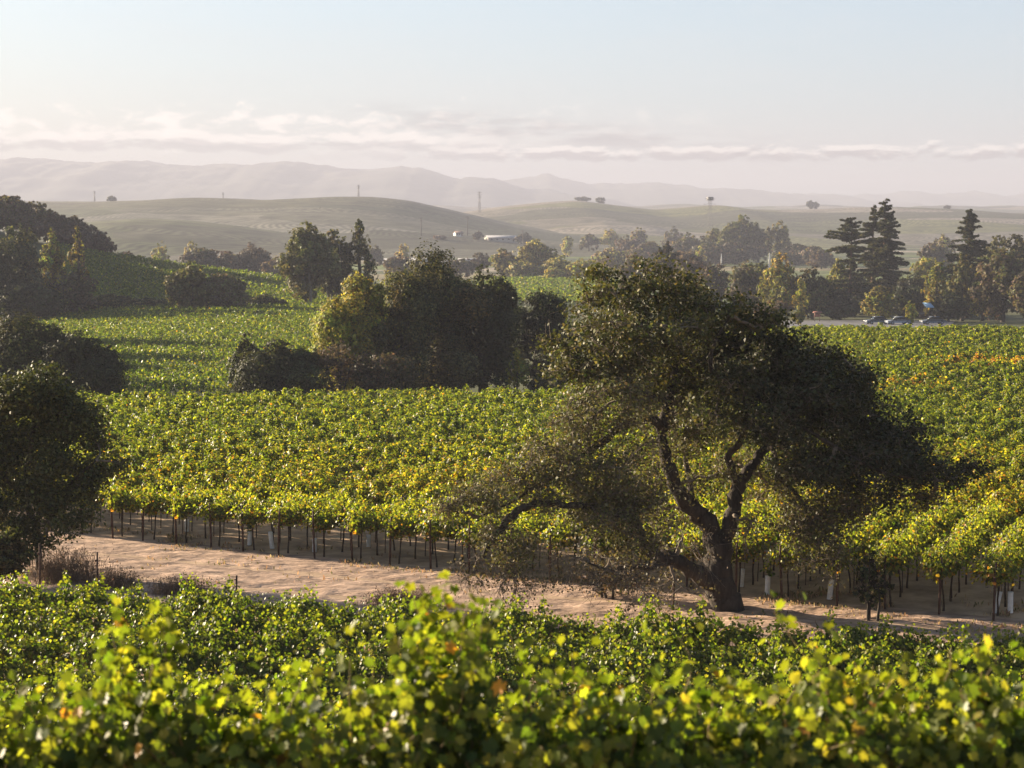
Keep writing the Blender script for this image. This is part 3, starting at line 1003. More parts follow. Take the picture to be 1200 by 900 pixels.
post_me = [make_post(1.6, 0.034, i) for i in range(3)]
stake_me = [make_post(1.45, 0.017, 10 + i) for i in range(3)]
npost = 0
for k in range(-24, 17):
    s = k * 1.52
    p0 = np.array([0.846 * s, 58.4 - 0.533 * s])
    for j, me in ((0, post_me), (1, stake_me), (3, stake_me)):
        p = p0 + MDIR * (-0.15 + 2.4 * j)
        px = 600 + F * p[0] / p[1]
        if not 20 < px < 1215:
            continue
        o = link('vineyard_post' if j == 0 else 'vine_stake', me[rng.integers(3)], None, (p[0] + rng.normal(0, .04), p[1] + rng.normal(0, .1), gz(*p)))
        o.rotation_euler = (rng.normal(0, .03), rng.normal(0, .03), rng.uniform(0, 3))
        if j == 0:
            tag(o, 'dark rusty end post standing at the track edge of the middle vineyard', 'post', 'end posts along the dirt track')
        else:
            tag(o, 'thin dark stake in the shade under the middle vineyard canopy', 'stake', 'stakes under the vines')
        npost += 1


def grow_tube(px, py_base, h, lean, leafy, label):
    D = 56.0
    for _ in range(8):
        x = gx(px, D); z = gz(x, D) + 0.03
        D = -z * F / (py_base - HOR) if py_base > HOR else D
    D -= 0.7; x = gx(px, D); z = gz(x, D) + 0.03; h *= 1.15
    root = empty('grow_tube', (x, D, z))
    g = Geo()
    an = np.linspace(0, 2 * math.pi, 13)[:-1]
    ro, ri = 0.078, 0.066
    rings = []
    for zz, rr in ((0, ro), (h * .5, ro * .97), (h, ro), (h, ri), (0.02, ri)):
        rings.append(np.column_stack([rr * np.cos(an) + lean * zz, rr * np.sin(an), np.full(12, zz)]))
    V = np.concatenate(rings)
    f = [(i * 12 + j, i * 12 + (j + 1) % 12, (i + 1) * 12 + (j + 1) % 12, (i + 1) * 12 + j) for i in range(4) for j in range(12)]
    g.add(V, f)
    g.build('sleeve', M_TUBE, root, False)
    g = Geo(); g.tube([(0.075, 0, -0.2), (0.075 + lean * h, 0, h + .35)], [.008, .008], 5); g.build('stake', M_POST, root)
    if leafy:
        r = np.random.default_rng(int(px))
        C = r.normal(0, 0.09, (26, 3)) + [lean * h, 0, h + 0.12]
        V, Fc, cl = leaves(C, r.normal(size=(26, 3)) + [0, 0, 1], 0.10, palette(26, GREEN, None, .2, r), T_GRAPE, None, r)
        link('sprout', mesh_np('sprout', V, Fc, cl, M_VINE), root)
    tag(root, label, 'grow tube', 'white grow tubes under the vines')


grow_tube(289, 638, 0.42, 0.05, True, 'white grow tube left of the upright tube near the left posts')
grow_tube(316, 642, 0.50, -0.12, False, 'widest white grow tube leaning beside the left vineyard posts')
grow_tube(366, 646, 0.40, 0.02, False, 'white grow tube between two posts left of the photo centre')
grow_tube(430, 640, 0.36, 0.0, False, 'small white grow tube near the post below the yellow vines')
grow_tube(215, 622, 0.38, 0.0, False, 'leftmost white grow tube, dim under the vines')
grow_tube(903, 695, 0.48, 0.03, True, 'white grow tube with a green sprout just right of the oak trunk')
grow_tube(977, 700, 0.48, 0.1, False, 'bare white grow tube between posts right of the oak trunk')
grow_tube(872, 686, 0.46, 0.06, False, 'faint white grow tube close behind the oak trunk')
grow_tube(1174, 716, 0.50, 0.2, False, 'leaning white grow tube near the right edge of the photo')
grow_tube(1192, 716, 0.50, 0.0, False, 'upright white grow tube at the right edge of the photo')


# ------------------------------------------------------------------ trees
def attach(nodes, target):
    d = nodes - target
    # prefer nodes below the target and not too far out
    dist = (d ** 2).sum(1) + np.where(d[:, 2] > 0, 0.6, 0.0) * d[:, 2] ** 2
    return int(np.argmin(dist))


def curve_to(a, b, r, sag=0.12, n=4):
    t = np.linspace(0, 1, n + 1)[:, None]
    L = np.linalg.norm(b - a)
    P = a + (b - a) * t
    bow = r.normal(0, 0.09, 3) * L
    bow[2] += sag * L
    P += np.sin(t * math.pi) * bow
    P[1:-1] += r.normal(0, 0.035, (n - 1, 3)) * L
    return P


def crown_cards(lobes, s, r, dens, tmpl, flat=0.85, inner=0.35):
    """leaf clumps through the volume of ellipsoid lobes (cx,cy,cz,rx,ry,rz)"""
    C, N, I = [], [], []
    for li, (cx, cy, cz, rx, ry, rz) in enumerate(lobes):
        area = 4 * math.pi * ((rx * ry) ** 1.6 / 3 + (rx * rz) ** 1.6 / 3 + (ry * rz) ** 1.6 / 3) ** (1 / 1.6)
        n = max(12, int(dens * area / s ** 2))
        # clumps
        nc = max(5, n // 14)
        dirs = unit(r.normal(size=(nc, 3)))
        rad = r.uniform(inner, 1.0, nc) ** 0.55
        rad *= 1 + 0.16 * r.normal(size=nc).clip(-1.2, 1.6)
        k = r.integers(0, nc, n)
        p = dirs[k] * rad[k][:, None] + r.normal(0, 0.10, (n, 3))
        C.append(p * [rx, ry, rz] + [cx, cy, cz])
        N.append(dirs[k] * 1.5 + r.normal(0, 0.5, (n, 3)) + [0, 0, .2])
        I.append(np.full(n, li))
    return np.concatenate(C), np.concatenate(N), np.concatenate(I)


def tree(name, label, px, ptop, D, wpx, style, cols, seed, cat='tree', group=None, weights=None, bottom=None, dens=1.0, bark=None, ysquash=0.9, zsink=0.0):
    r = np.random.default_rng(seed)
    x = gx(px, D); zb = gz(x, D) - zsink
    ztop = (HOR - ptop) / F * D
    h = max(ztop - zb, 0.8); w = wpx / F * D * {'redwood': 1.5, 'cedar': 1.5}.get(style, 1.22)
    root = empty(name, (x, D, zb))
    tag(root, label, cat, group)
    s = max(0.10, 2.3 * D / 1911.0)
    wood = Geo()
    lobes = []
    if style in ('oak', 'round', 'shrub', 'euc', 'bare', 'poplar', 'flat'):
        nl = {'oak': 44, 'round': 24, 'shrub': 24, 'euc': 46, 'bare': 14, 'poplar': 36, 'flat': 28}[style]
        b = bottom if bottom is not None else {'oak': .0 if D > 100 else .1, 'round': -.03, 'shrub': -.02, 'euc': .10, 'bare': .0, 'poplar': .0, 'flat': .2}[style]
        cz = h * (b + 1) / 2; rz = h * (1 - b) / 2
        lr = {'oak': .27, 'round': .36, 'shrub': .38, 'euc': .27, 'bare': .36, 'poplar': .26, 'flat': .28}[style]
        for i in range(nl):
            for _ in range(50):
                q = r.uniform(-1, 1, 3)
                if (q ** 2).sum() < 1 and (q ** 2).sum() > 0.2:
                    break
            if i < 3 and style not in ('flat',):
                q = np.array([[0.0, 0, 1], [-.45, 0, .55], [.5, .1, .45]][i]) * [1, 1, 1]
            taper = 1.0
            if style == 'euc':
                taper = 0.55 + 0.45 * (1 - abs(q[2] * .9))
            if style == 'poplar':
                taper = 0.45 + 0.55 * (1 - max(q[2], 0)) 
            rr = lr * r.uniform(.6, 1.35)
            rx = w / 2 * rr; rzz = min(rz, w / 2 * 1.3) * rr * (0.85 if style in ('euc', 'flat') else 0.95)
            if style == 'poplar': rzz *= 1.5
            ex, ez = w / 2 - rx * .9, rz - rzz * .9
            lobes.append((q[0] * ex * taper, q[1] * ex * ysquash * taper, cz + q[2] * ez, rx, rx * ysquash, rzz))
        # trunk and limbs reaching the lobes
        tr = max(0.05, 0.022 * h + 0.012 * w) * (0.7 if style == 'euc' else 1)
        nst = 3 if style in ('euc', 'shrub', 'bare') else 1
        sides = 7 if D < 300 else 5
        tops = []
        for k in range(nst):
            ox, oy = (r.normal(0, w * .10, 2) if nst > 1 else (0, 0))
            hh = h * (0.8 if style in ('euc', 'poplar') else 0.5)
            P = np.array([[ox * .6, oy * .6, -0.3], [ox * .8, oy * .8, hh * .25], [ox + r.normal(0, .03 * w), oy, hh * .6], [ox * 1.3 + r.normal(0, .05 * w), oy, hh]])
            p, q = spline(P, np.array([tr * 1.25, tr, tr * .7, tr * .35]) / (1 if nst == 1 else 1.4), 4)
            wood.tube(p, q, sides)
            tops.append(p)
        nodes = np.concatenate(tops)
        for lb in lobes:
            c = np.array(lb[:3])
            k = attach(nodes, c)
            P = curve_to(nodes[k], c, r, 0.05, 4)
            wood.tube(P, np.linspace(tr * .35, tr * .10, len(P)), 4 if D > 200 else 5, False)
            if style == 'bare':
                for _ in range(26 if D < 250 else 12):
                    e = c + r.normal(0, .55, 3) * np.array(lb[3:]); e[2] += lb[5] * .2
                    Q = curve_to(P[3], e, r, 0.02, 3)
                    wood.tube(Q, np.linspace(s * .10, s * .05, 4), 3, False)
        dn = {'oak': 1.15, 'round': 1.1, 'shrub': 1.1, 'euc': 1.25, 'bare': 0.35, 'poplar': .95, 'flat': 1.1}[style] * dens
        C, N, I = crown_cards(lobes, s, r, dn * 2.1, T_DIA)
        keep = C[:, 2] > 0.02 * h
        C, N, I = C[keep], N[keep], I[keep]
        cl = palette(len(C), cols, weights, 0.22, r)
        lt = np.exp(r.normal(0, 0.22, (len(lobes), 1))) * np.exp(r.normal(0, .07, (len(lobes), 3)))
        cl = np.clip(cl * lt[I], 0.004, .7)
        V, Fc, cl = leaves(C, N, s * r.uniform(.7, 1.5, len(C)), cl, T_DIA if style != 'euc' else T_LONG if D < 100 else T_DIA, None, r)
    elif style in ('redwood', 'cedar'):
        tr = max(0.2, 0.022 * h)
        zz = np.linspace(-.3, h, 9)
        P = np.column_stack([np.cumsum(r.normal(0, .002 * h, 9)), np.zeros(9), zz])
        wood.tube(P, np.linspace(tr, tr * .08, 9), 7)
        C, N, S, tips = [], [], [], []
        lev = np.arange(0.08 * h, h * .985, max(0.024 * h, s * 0.6))
        for z0_ in lev:
            z = z0_
            f = z / h
            if style == 'redwood':
                prof = (1 - f) ** 0.75 * (0.72 + 0.28 * min(1, f / .25)) + 0.05
            else:
                prof = (0.55 + 0.45 * math.sin(f * 9 + seed)) * (1 - f ** 4) * .95 + .1
            nb = r.integers(5, 8) if style == 'redwood' else r.integers(3, 5)
            for _ in range(nb):
                a = r.uniform(0, 2 * math.pi)
                L = w / 2 * prof * r.uniform(.40, 1.2)
                z = z0_ + r.normal(0, .018 * h)
                dz = -0.10 * L + (0.22 * L if f > .75 else 0)
                n = 4
                t = np.linspace(0, 1, n)[:, None]
                Q = np.array([0, 0, z]) + t * np.array([math.cos(a) * L, math.sin(a) * L, dz]) + np.column_stack([np.zeros(n), np.zeros(n), 0.10 * L * t[:, 0] * (t[:, 0] - .4)])
                wood.tube(Q, np.linspace(tr * .16, tr * .05, n), 3, False)
                m = max(16, int(9.5 * L / s * (2.0 if style == 'redwood' else 2.6)))
                u = r.uniform(0.18, 1.05, m)
                side = r.normal(0, .15, m) * L * (1.1 - u * .6)
                base = np.array([0, 0, z]) + u[:, None] * np.array([math.cos(a) * L, math.sin(a) * L, dz])
                base += side[:, None] * np.array([-math.sin(a), math.cos(a), 0])
                base[:, 2] += r.normal(-.2 * s, .22 * s, m)
                C.append(base); N.append(np.column_stack([r.normal(0, .55, m), r.normal(0, .55, m), np.ones(m)]))
                S.append(np.full(m, s) * r.uniform(.8, 1.7, m))
                tips.append(np.tile([math.cos(a), math.sin(a), -.4], (m, 1)) + r.normal(0, .4, (m, 3)))
        C = np.concatenate(C); n = len(C)
        cl = palette(n, cols, weights, .2, r)
        V, Fc, cl = leaves(C, np.concatenate(N), np.concatenate(S), cl, T_DIA, np.concatenate(tips), r)
        bark = bark or M_BARK_RED
    wood.build('trunk', bark or M_BARK, root, True)
    link('crown', mesh_np('crown', V, Fc, cl, M_TREELEAF), root)
    return root


DKG = [(0.022, 0.027, 0.013), (0.030, 0.036, 0.016), (0.044, 0.047, 0.021)]
OLV = [(0.07, 0.076, 0.028), (0.105, 0.10, 0.037), (0.14, 0.122, 0.048)]
YGR = [(0.20, 0.205, 0.04), (0.27, 0.235, 0.045), (0.15, 0.17, 0.038), (0.31, 0.24, 0.05)]
BRN = [(0.085, 0.06, 0.045), (0.11, 0.08, 0.055), (0.07, 0.055, 0.04)]
RED = [(0.035, 0.045, 0.024), (0.05, 0.056, 0.03), (0.065, 0.062, 0.034)]
PAL = [(0.24, 0.235, 0.09), (0.31, 0.275, 0.10), (0.37, 0.30, 0.11)]
GRV = 'trees of the brown grove on the left hilltop'

T = [
    # left hilltop grove
    ('grove_tree', 'tallest brown tree of the hilltop grove at the left edge', 12, 228, 436, 62, 'oak', BRN + OLV, GRV),
    ('grove_tree', 'second brown crown of the hilltop grove, with a small pointed top', 42, 235, 440, 46, 'oak', BRN + OLV, GRV),
    ('grove_tree', 'brown tree at the middle of the hilltop grove', 66, 249, 436, 50, 'oak', BRN, GRV),
    ('grove_tree', 'rounded brown tree right of the middle of the hilltop grove', 88, 253, 432, 46, 'round', BRN, GRV),
    ('grove_tree', 'lower dark brown tree near the right end of the hilltop grove', 108, 264, 428, 40, 'round', BRN, GRV),
    ('grove_tree', 'last small dark tree at the right end of the hilltop grove', 123, 273, 426, 26, 'round', BRN, GRV),
    ('grove_tree', 'brown tree of the grove beyond the left edge', -30, 226, 440, 70, 'oak', BRN, GRV),
    ('tree', 'tall dark green tree in front of the grove at the left edge', 16, 262, 322, 66, 'oak', OLV + DKG, None),
    ('tree', 'dark tree with bare lower trunks beside the tall left edge tree', 2, 285, 312, 60, 'euc', DKG, None),
    ('tree', 'thin greyish tree with bare upright branches below the left grove', 62, 268, 330, 40, 'poplar', BRN + YGR, None),
    ('tree', 'slender yellowish tree below the right end of the left grove', 92, 264, 336, 26, 'poplar', YGR + BRN, None),
    ('shrub', 'grey thicket at the foot of the left trees', 88, 318, 316, 70, 'bare', BRN + DKG, None),
    ('shrub', 'low dark bush under the trees at the left edge', 30, 330, 308, 80, 'shrub', DKG, None),
    # dark bushes left
    ('bush', 'big black green bush at the left edge behind the near oak', 22, 368, 150, 150, 'shrub', DKG, None),
    ('bush', 'right hand end of the black green bushes on the left', 94, 390, 146, 100, 'shrub', DKG, None),
    ('bush', 'dark bush of the left hedge cut by the photo edge', -40, 368, 155, 100, 'shrub', DKG, None),
    ('tree', 'tall tree beyond the left edge whose shade crosses the left vineyard', -110, 268, 262, 90, 'oak', DKG, None),  # five trees at and beyond the edge, added to shade the left vineyard
    ('tree', 'dark tree beyond the left edge beside the left vineyard', -70, 300, 232, 90, 'oak', DKG, None),
    ('tree', 'broad dark tree beyond the left edge above the black green bushes', -120, 320, 196, 120, 'oak', DKG, None),
    ('tree', 'dark tree cut by the left edge just above the black green bushes', -45, 330, 214, 90, 'oak', DKG, None),
    ('tree', 'low dark tree beyond the left edge behind the near small oak', -60, 345, 184, 110, 'oak', DKG, None),
    ('bush', 'low bush added as dark shade in the dip between the two left vineyards, near the left trees', 128, 344, 330, 60, 'shrub', DKG + OLV, None),  # three bushes added to stand in for the shade in this dip
    ('bush', 'low bush added as dark shade in the dip, just left of the lone olive tree', 172, 348, 328, 56, 'shrub', DKG + OLV, None),
    ('bush', 'low bush added as dark shade in the dip right of the wide brown green tree', 312, 344, 328, 56, 'shrub', DKG + OLV, None),
    # mid left trees between the two fields
    ('tree', 'lone olive tree standing between the two left vineyards', 224, 306, 318, 58, 'oak', OLV, None),
    ('tree', 'low wide brown green tree right of the lone olive tree', 262, 321, 318, 66, 'round', OLV + BRN, None),
    ('eucalyptus', 'tall airy eucalyptus group with pale trunks above the left vineyard', 360, 260, 338, 74, 'euc', OLV, None),
    ('eucalyptus', 'second, narrower eucalyptus close behind the right side of the tall airy one', 392, 268, 345, 50, 'euc', OLV + DKG, None),
    ('eucalyptus', 'slim dark eucalyptus with a pointed top right of the airy group', 421, 256, 345, 40, 'poplar', DKG + OLV + OLV, None),
    # centre group
    ('tree', 'yellow green autumn tree on the sunny left side of the dark oak', 418, 320, 160, 96, 'oak', YGR + YGR + OLV, None),
    ('tree', 'lower yellow tree at the left foot of the dark oak', 398, 350, 157, 58, 'round', YGR, None),
    ('evergreen_oak', 'large dark evergreen oak in the centre left of the photo', 505, 290, 166, 150, 'oak', DKG + OLV, None),
    ('evergreen_oak', 'dark round crown joined to the right shoulder of the large oak', 565, 312, 168, 90, 'oak', DKG, None),
    ('evergreen_oak', 'low spreading dark oak between the large oak and the foreground oak', 628, 340, 176, 110, 'oak', DKG, None),
    ('evergreen_oak', 'olive crown on the left front of the large dark oak', 466, 330, 160, 70, 'oak', OLV + DKG, None),
    ('bush', 'dark bush below the left vineyard, left of the brown thicket', 326, 398, 150, 116, 'shrub', DKG, None),
    ('bush', 'small dark bush at the left end of the centre thicket', 288, 388, 152, 40, 'shrub', DKG, None),
    ('thicket', 'brownish bare thicket between the dark bush and the yellow tree', 392, 398, 152, 84, 'bare', BRN, None),
    ('thicket', 'dull brown undergrowth at the foot of the large dark oak', 450, 410, 150, 80, 'bare', BRN + DKG, None),
    ('bush', 'yellowish bush at the foot of the low spreading oak', 606, 408, 158, 24, 'round', YGR, None),
    ('bush', 'low dark hedge in the hollow right of the large oak', 655, 430, 158, 70, 'shrub', DKG + OLV, None),
    # left valley trees
    ('valley_tree', 'dull mauve round tree behind the far left vineyard', 238, 290, 620, 58, 'round', BRN + DKG, None),
    ('valley_tree', 'second round mauve tree, right of the first behind the far left vineyard', 297, 287, 640, 48, 'round', BRN, None),
    ('valley_tree', 'low mauve tree between the two round ones behind the far left vineyard', 268, 294, 640, 40, 'round', BRN, None),
    ('valley_tree', 'low brown tree row end by the airy eucalyptus', 325, 300, 620, 40, 'round', BRN, None),
    ('valley_tree', 'small bright yellow tree on the left valley floor', 189, 284, 760, 22, 'round', YGR + PAL, None),
    ('valley_tree', 'square topped pale yellow tree right of the bright yellow one', 225, 282, 780, 20, 'round', PAL, None),
    ('valley_tree', 'low hedge tree at the right end of the left hilltop grove', 150, 294, 640, 34, 'shrub', BRN, None),
    # centre valley trees
    ('valley_tree', 'tallest rounded tree of the sunlit valley group', 626, 280, 720, 58, 'oak', OLV + PAL, None),
    ('valley_tree', 'pale tree on the left end of the sunlit valley group', 590, 291, 715, 34, 'round', PAL + OLV, None),
    ('valley_tree', 'low olive tree in front of the tallest valley tree', 612, 305, 700, 40, 'round', OLV + PAL, None),
    ('valley_tree', 'sunlit tree with pale top right of the tallest valley tree', 655, 300, 700, 44, 'round', PAL + OLV, None),
    ('valley_tree', 'yellow tree at the front of the sunlit valley group', 650, 312, 680, 24, 'round', YGR + PAL, None),
    ('valley_tree', 'yellow green tree at the right end of the sunlit valley group', 688, 304, 690, 46, 'round', PAL + YGR, None),
    ('valley_tree', 'hazy mauve tree left of the sunlit valley group', 563, 296, 800, 36, 'round', BRN, None),
    ('valley_tree', 'hazy round tree behind the sunlit valley group', 715, 290, 860, 46, 'round', PAL + BRN, None),
    ('valley_tree', 'lone pale yellow tree on the valley floor under the hill', 665, 276, 1150, 15, 'round', PAL, None),
    ('valley_tree', 'pale yellow tree at the foot of the right hills', 714, 268, 1300, 22, 'round', PAL, None),
    ('valley_tree', 'hazy pale tree right of the others at the foot of the right hills', 748, 267, 1250, 24, 'round', PAL + BRN, None),
    ('valley_tree', 'hazy dull tree before the white valley building', 735, 276, 1100, 34, 'round', BRN, None),
    ('valley_tree', 'brown hazy tree left of the foreground oak top', 745, 296, 520, 46, 'euc', BRN + OLV, None),
    ('conifer', 'dark small conifer poking up behind the foreground oak', 782, 283, 500, 34, 'cedar', DKG + BRN, None),
    ('valley_tree', 'reddish brown round tree right of the small conifer', 812, 302, 490, 60, 'round', BRN, None),
    ('valley_tree', 'mauve tree between the small conifer and the yellow poplars', 838, 308, 480, 46, 'round', BRN + DKG, None),
    ('eucalyptus', 'tallest hazy eucalyptus below the radio mast on the right hill', 868, 250, 1000, 50, 'euc', OLV, None),
    ('eucalyptus', 'hazy eucalyptus to the left of the tallest hazy one', 838, 268, 1010, 44, 'euc', OLV, None),
    ('eucalyptus', 'low hazy trees at the left end of the eucalyptus stand', 805, 274, 1020, 44, 'round', OLV + BRN, None),
    ('eucalyptus', 'hazy eucalyptus on the right shoulder of the stand', 888, 262, 1000, 34, 'oak', OLV, None),
    ('eucalyptus', 'separate round hazy eucalyptus right of the stand', 911, 259, 980, 34, 'oak', OLV, None),
    ('valley_tree', 'low dark hedge tree at the foot of the separate hazy eucalyptus', 932, 286, 940, 50, 'round', BRN + DKG, None),
    ('valley_tree', 'dark base of the hazy eucalyptus stand', 862, 284, 960, 80, 'round', DKG + BRN, None),
    ('valley_tree', 'bright little round bush before the hazy eucalyptus stand', 820, 288, 900, 14, 'round', YGR + PAL, None),
    ('valley_tree', 'hazy hedge tree beside the white house right of the slim eucalyptus', 440, 287, 920, 22, 'round', BRN + OLV, None),
    ('valley_tree', 'pale hazy tree in front of the valley barn', 473, 284, 930, 18, 'round', PAL, None),
    ('valley_tree', 'low mauve tree above the left top of the dark oak', 470, 298, 700, 44, 'round', BRN, None),
    ('valley_tree', 'low mauve tree above the right shoulder of the dark oak', 540, 303, 720, 40, 'round', BRN + DKG, None),
    ('valley_tree', 'hazy tree between the two shed groups in the valley', 515, 276, 1280, 18, 'round', BRN, None),
    ('valley_tree', 'hazy dark hedge tree left of the long pale shed', 560, 271, 1310, 12, 'round', BRN + DKG, None),
    ('valley_tree', 'hazy hedge tree right of the long pale shed', 615, 273, 1300, 20, 'round', BRN + DKG, None),
    ('valley_tree', 'hazy tree under the crest shadow of the right hill', 690, 274, 1250, 26, 'round', BRN + OLV, None),
    ('valley_tree', 'low hazy brush left of the white valley building', 760, 283, 1000, 40, 'shrub', BRN + OLV, None),
    ('valley_tree', 'hazy tree right behind the white valley building', 790, 268, 1260, 30, 'round', OLV + BRN, None),
    ('valley_tree', 'dull tree in front of the eucalyptus stand, left half', 832, 285, 930, 50, 'shrub', BRN + DKG, None),
    ('valley_tree', 'mauve brush behind the reddish brown round tree', 800, 295, 640, 60, 'shrub', BRN, None),
    ('valley_tree', 'low mauve hedge tree right of the round hazy eucalyptus', 955, 288, 900, 36, 'shrub', BRN + DKG, None),
    ('valley_tree', 'olive tree behind the yellow poplar on its left', 893, 306, 470, 40, 'oak', OLV + DKG, None),
    ('tree', 'dark tree filling the gap left of the tall redwood', 1006, 318, 440, 50, 'oak', DKG, None),
    ('tree', 'dark tree behind the small rounded olive tree', 1046, 322, 440, 60, 'oak', DKG, None),
    ('tree', 'tree with yellowing top between the fir and the right edge', 1152, 312, 388, 46, 'oak', OLV + YGR, None),
    ('valley_tree', 'pale hazy tree far behind the pointed fir', 1105, 276, 820, 30, 'round', PAL + BRN, None),
    # around the parking area
    ('tree', 'brown green tree left of the tall yellow poplar', 876, 307, 430, 46, 'oak', OLV + BRN, None),
    ('poplar', 'yellow green poplar, tallest tree left of the redwoods', 915, 297, 400, 52, 'poplar', YGR + OLV, None),
    ('tree', 'mid green tree between the yellow poplar and the redwoods', 952, 312, 395, 50, 'oak', OLV + DKG, None),
    ('tree', 'yellowish small tree at the right foot of the yellow poplar', 939, 325, 385, 20, 'poplar', YGR, None),
    ('tree', 'light green willowy tree against the left redwood', 983, 303, 430, 40, 'poplar', YGR + OLV, None),
    ('thicket', 'mauve brown bare thicket at the left end of the parking area', 905, 350, 312, 62, 'bare', BRN, None),
    ('bush', 'small round clipped bush at the left end of the parking area', 936, 362, 352, 14, 'round', YGR + OLV, None),
    ('redwood', 'broad topped dark conifer left of the tall redwood', 996, 254, 420, 54, 'cedar', RED, None),
    ('redwood', 'tallest pointed redwood on the right', 1036, 233, 428, 50, 'redwood', RED, None),
    ('redwood', 'redwood trunk with a flat side close against the tallest one', 1022, 240, 432, 36, 'cedar', RED, None),
    ('tree', 'small rounded olive tree in front of the tallest redwood', 1032, 333, 372, 40, 'round', OLV + YGR, None),
    ('tree', 'dark tree between the redwoods and the pointed fir', 1075, 318, 405, 50, 'round', DKG, None),
    ('tree', 'narrow olive tree left of the pointed fir', 1098, 303, 392, 36, 'poplar', OLV + YGR, None),
    ('tree', 'tall olive tree standing before the pointed fir', 1128, 296, 385, 36, 'poplar', OLV, None),
    ('fir', 'pointed fir with level branches near the right edge', 1134, 246, 410, 56, 'redwood', RED, None),
    ('tree', 'spreading dark tree behind the pointed fir at the right edge', 1178, 264, 450, 66, 'flat', DKG + OLV, None),
    ('tree', 'brown and green tree at the right edge above the vineyard', 1176, 292, 380, 66, 'oak', OLV + BRN, None),
    ('tree', 'dull brown tree cut by the right edge of the photo', 1206, 312, 372, 50, 'euc', BRN + OLV, None),
    ('tree', 'dark tree behind the parked cars', 1060, 335, 378, 36, 'round', DKG, None),
    ('tree', 'small bright green tree beside the parked cars', 1067, 352, 352, 16, 'poplar', YGR, None),
    ('tree', 'dark shade tree at the back of the parking area', 985, 345, 395, 60, 'round', DKG, None),
    ('tree', 'dark shade tree right of the blue sheet', 1112, 340, 380, 44, 'round', DKG, None),
    ('valley_tree', 'pale sunny tree in the gap between redwoods and fir', 1082, 300, 560, 34, 'round', PAL + YGR, None),
    ('valley_tree', 'low hazy tree row in the gap between redwoods and fir', 1090, 285, 760, 40, 'round', BRN + OLV, None),
    ('valley_tree', 'low hazy mauve tree left of the redwoods', 962, 292, 860, 34, 'round', BRN, None),
    # trees on the far ridges
    ('ridge_tree', 'small round tree alone on the left ridge', 133, 230, 1800, 11, 'round', DKG, None),
    ('ridge_tree', 'low rounded tree on top of the right hill', 683, 231, 2350, 16, 'round', DKG, None),
    ('ridge_tree', 'open crowned tree on the slope of the right hill top', 703, 231.5, 2330, 13, 'round', DKG, None),
    ('ridge_tree', 'left tree of the pair on the right ridge', 948, 235, 2350, 9, 'round', DKG, None),
    ('ridge_tree', 'right tree of the pair on the right ridge', 954, 237, 2350, 8, 'round', DKG, None),
    ('ridge_tree', 'tiny tree on the ridge near the right edge', 1108, 241, 2350, 7, 'round', DKG, None),
]


def ridge_base(px, D):
    return None


# (ridge trees stand on hills: find the hill height under them by casting down)
bpy.context.view_layer.update()
_dg = bpy.context.evaluated_depsgraph_get()

_gz = gz


def surface_z(x, y):
    z = _gz(x, y)
    for o in COL.objects:
        if o.name.startswith('hill') and o.type == 'MESH':
            hit, loc, *_ = o.ray_cast(Vector((x, y, 900)), Vector((0, 0, -1)))
            if hit:
                z = max(z, loc.z)
    return z


for i, (nm, lab, px, pt, D, wp, st, cl, gp) in enumerate(T):
    if D >= 1100:
        z0 = surface_z(gx(px, D), D)
        gz = lambda x, y, z0=z0: z0
    else:
        gz = _gz
    tree(nm, lab, px, pt, D, wp, st, cl, 500 + i, cat={'bush': 'bush', 'shrub': 'bush', 'thicket': 'thicket'}.get(nm, 'tree'), group=gp,
         bark=M_BARK_PALE if st == 'euc' else None)
gz = _gz


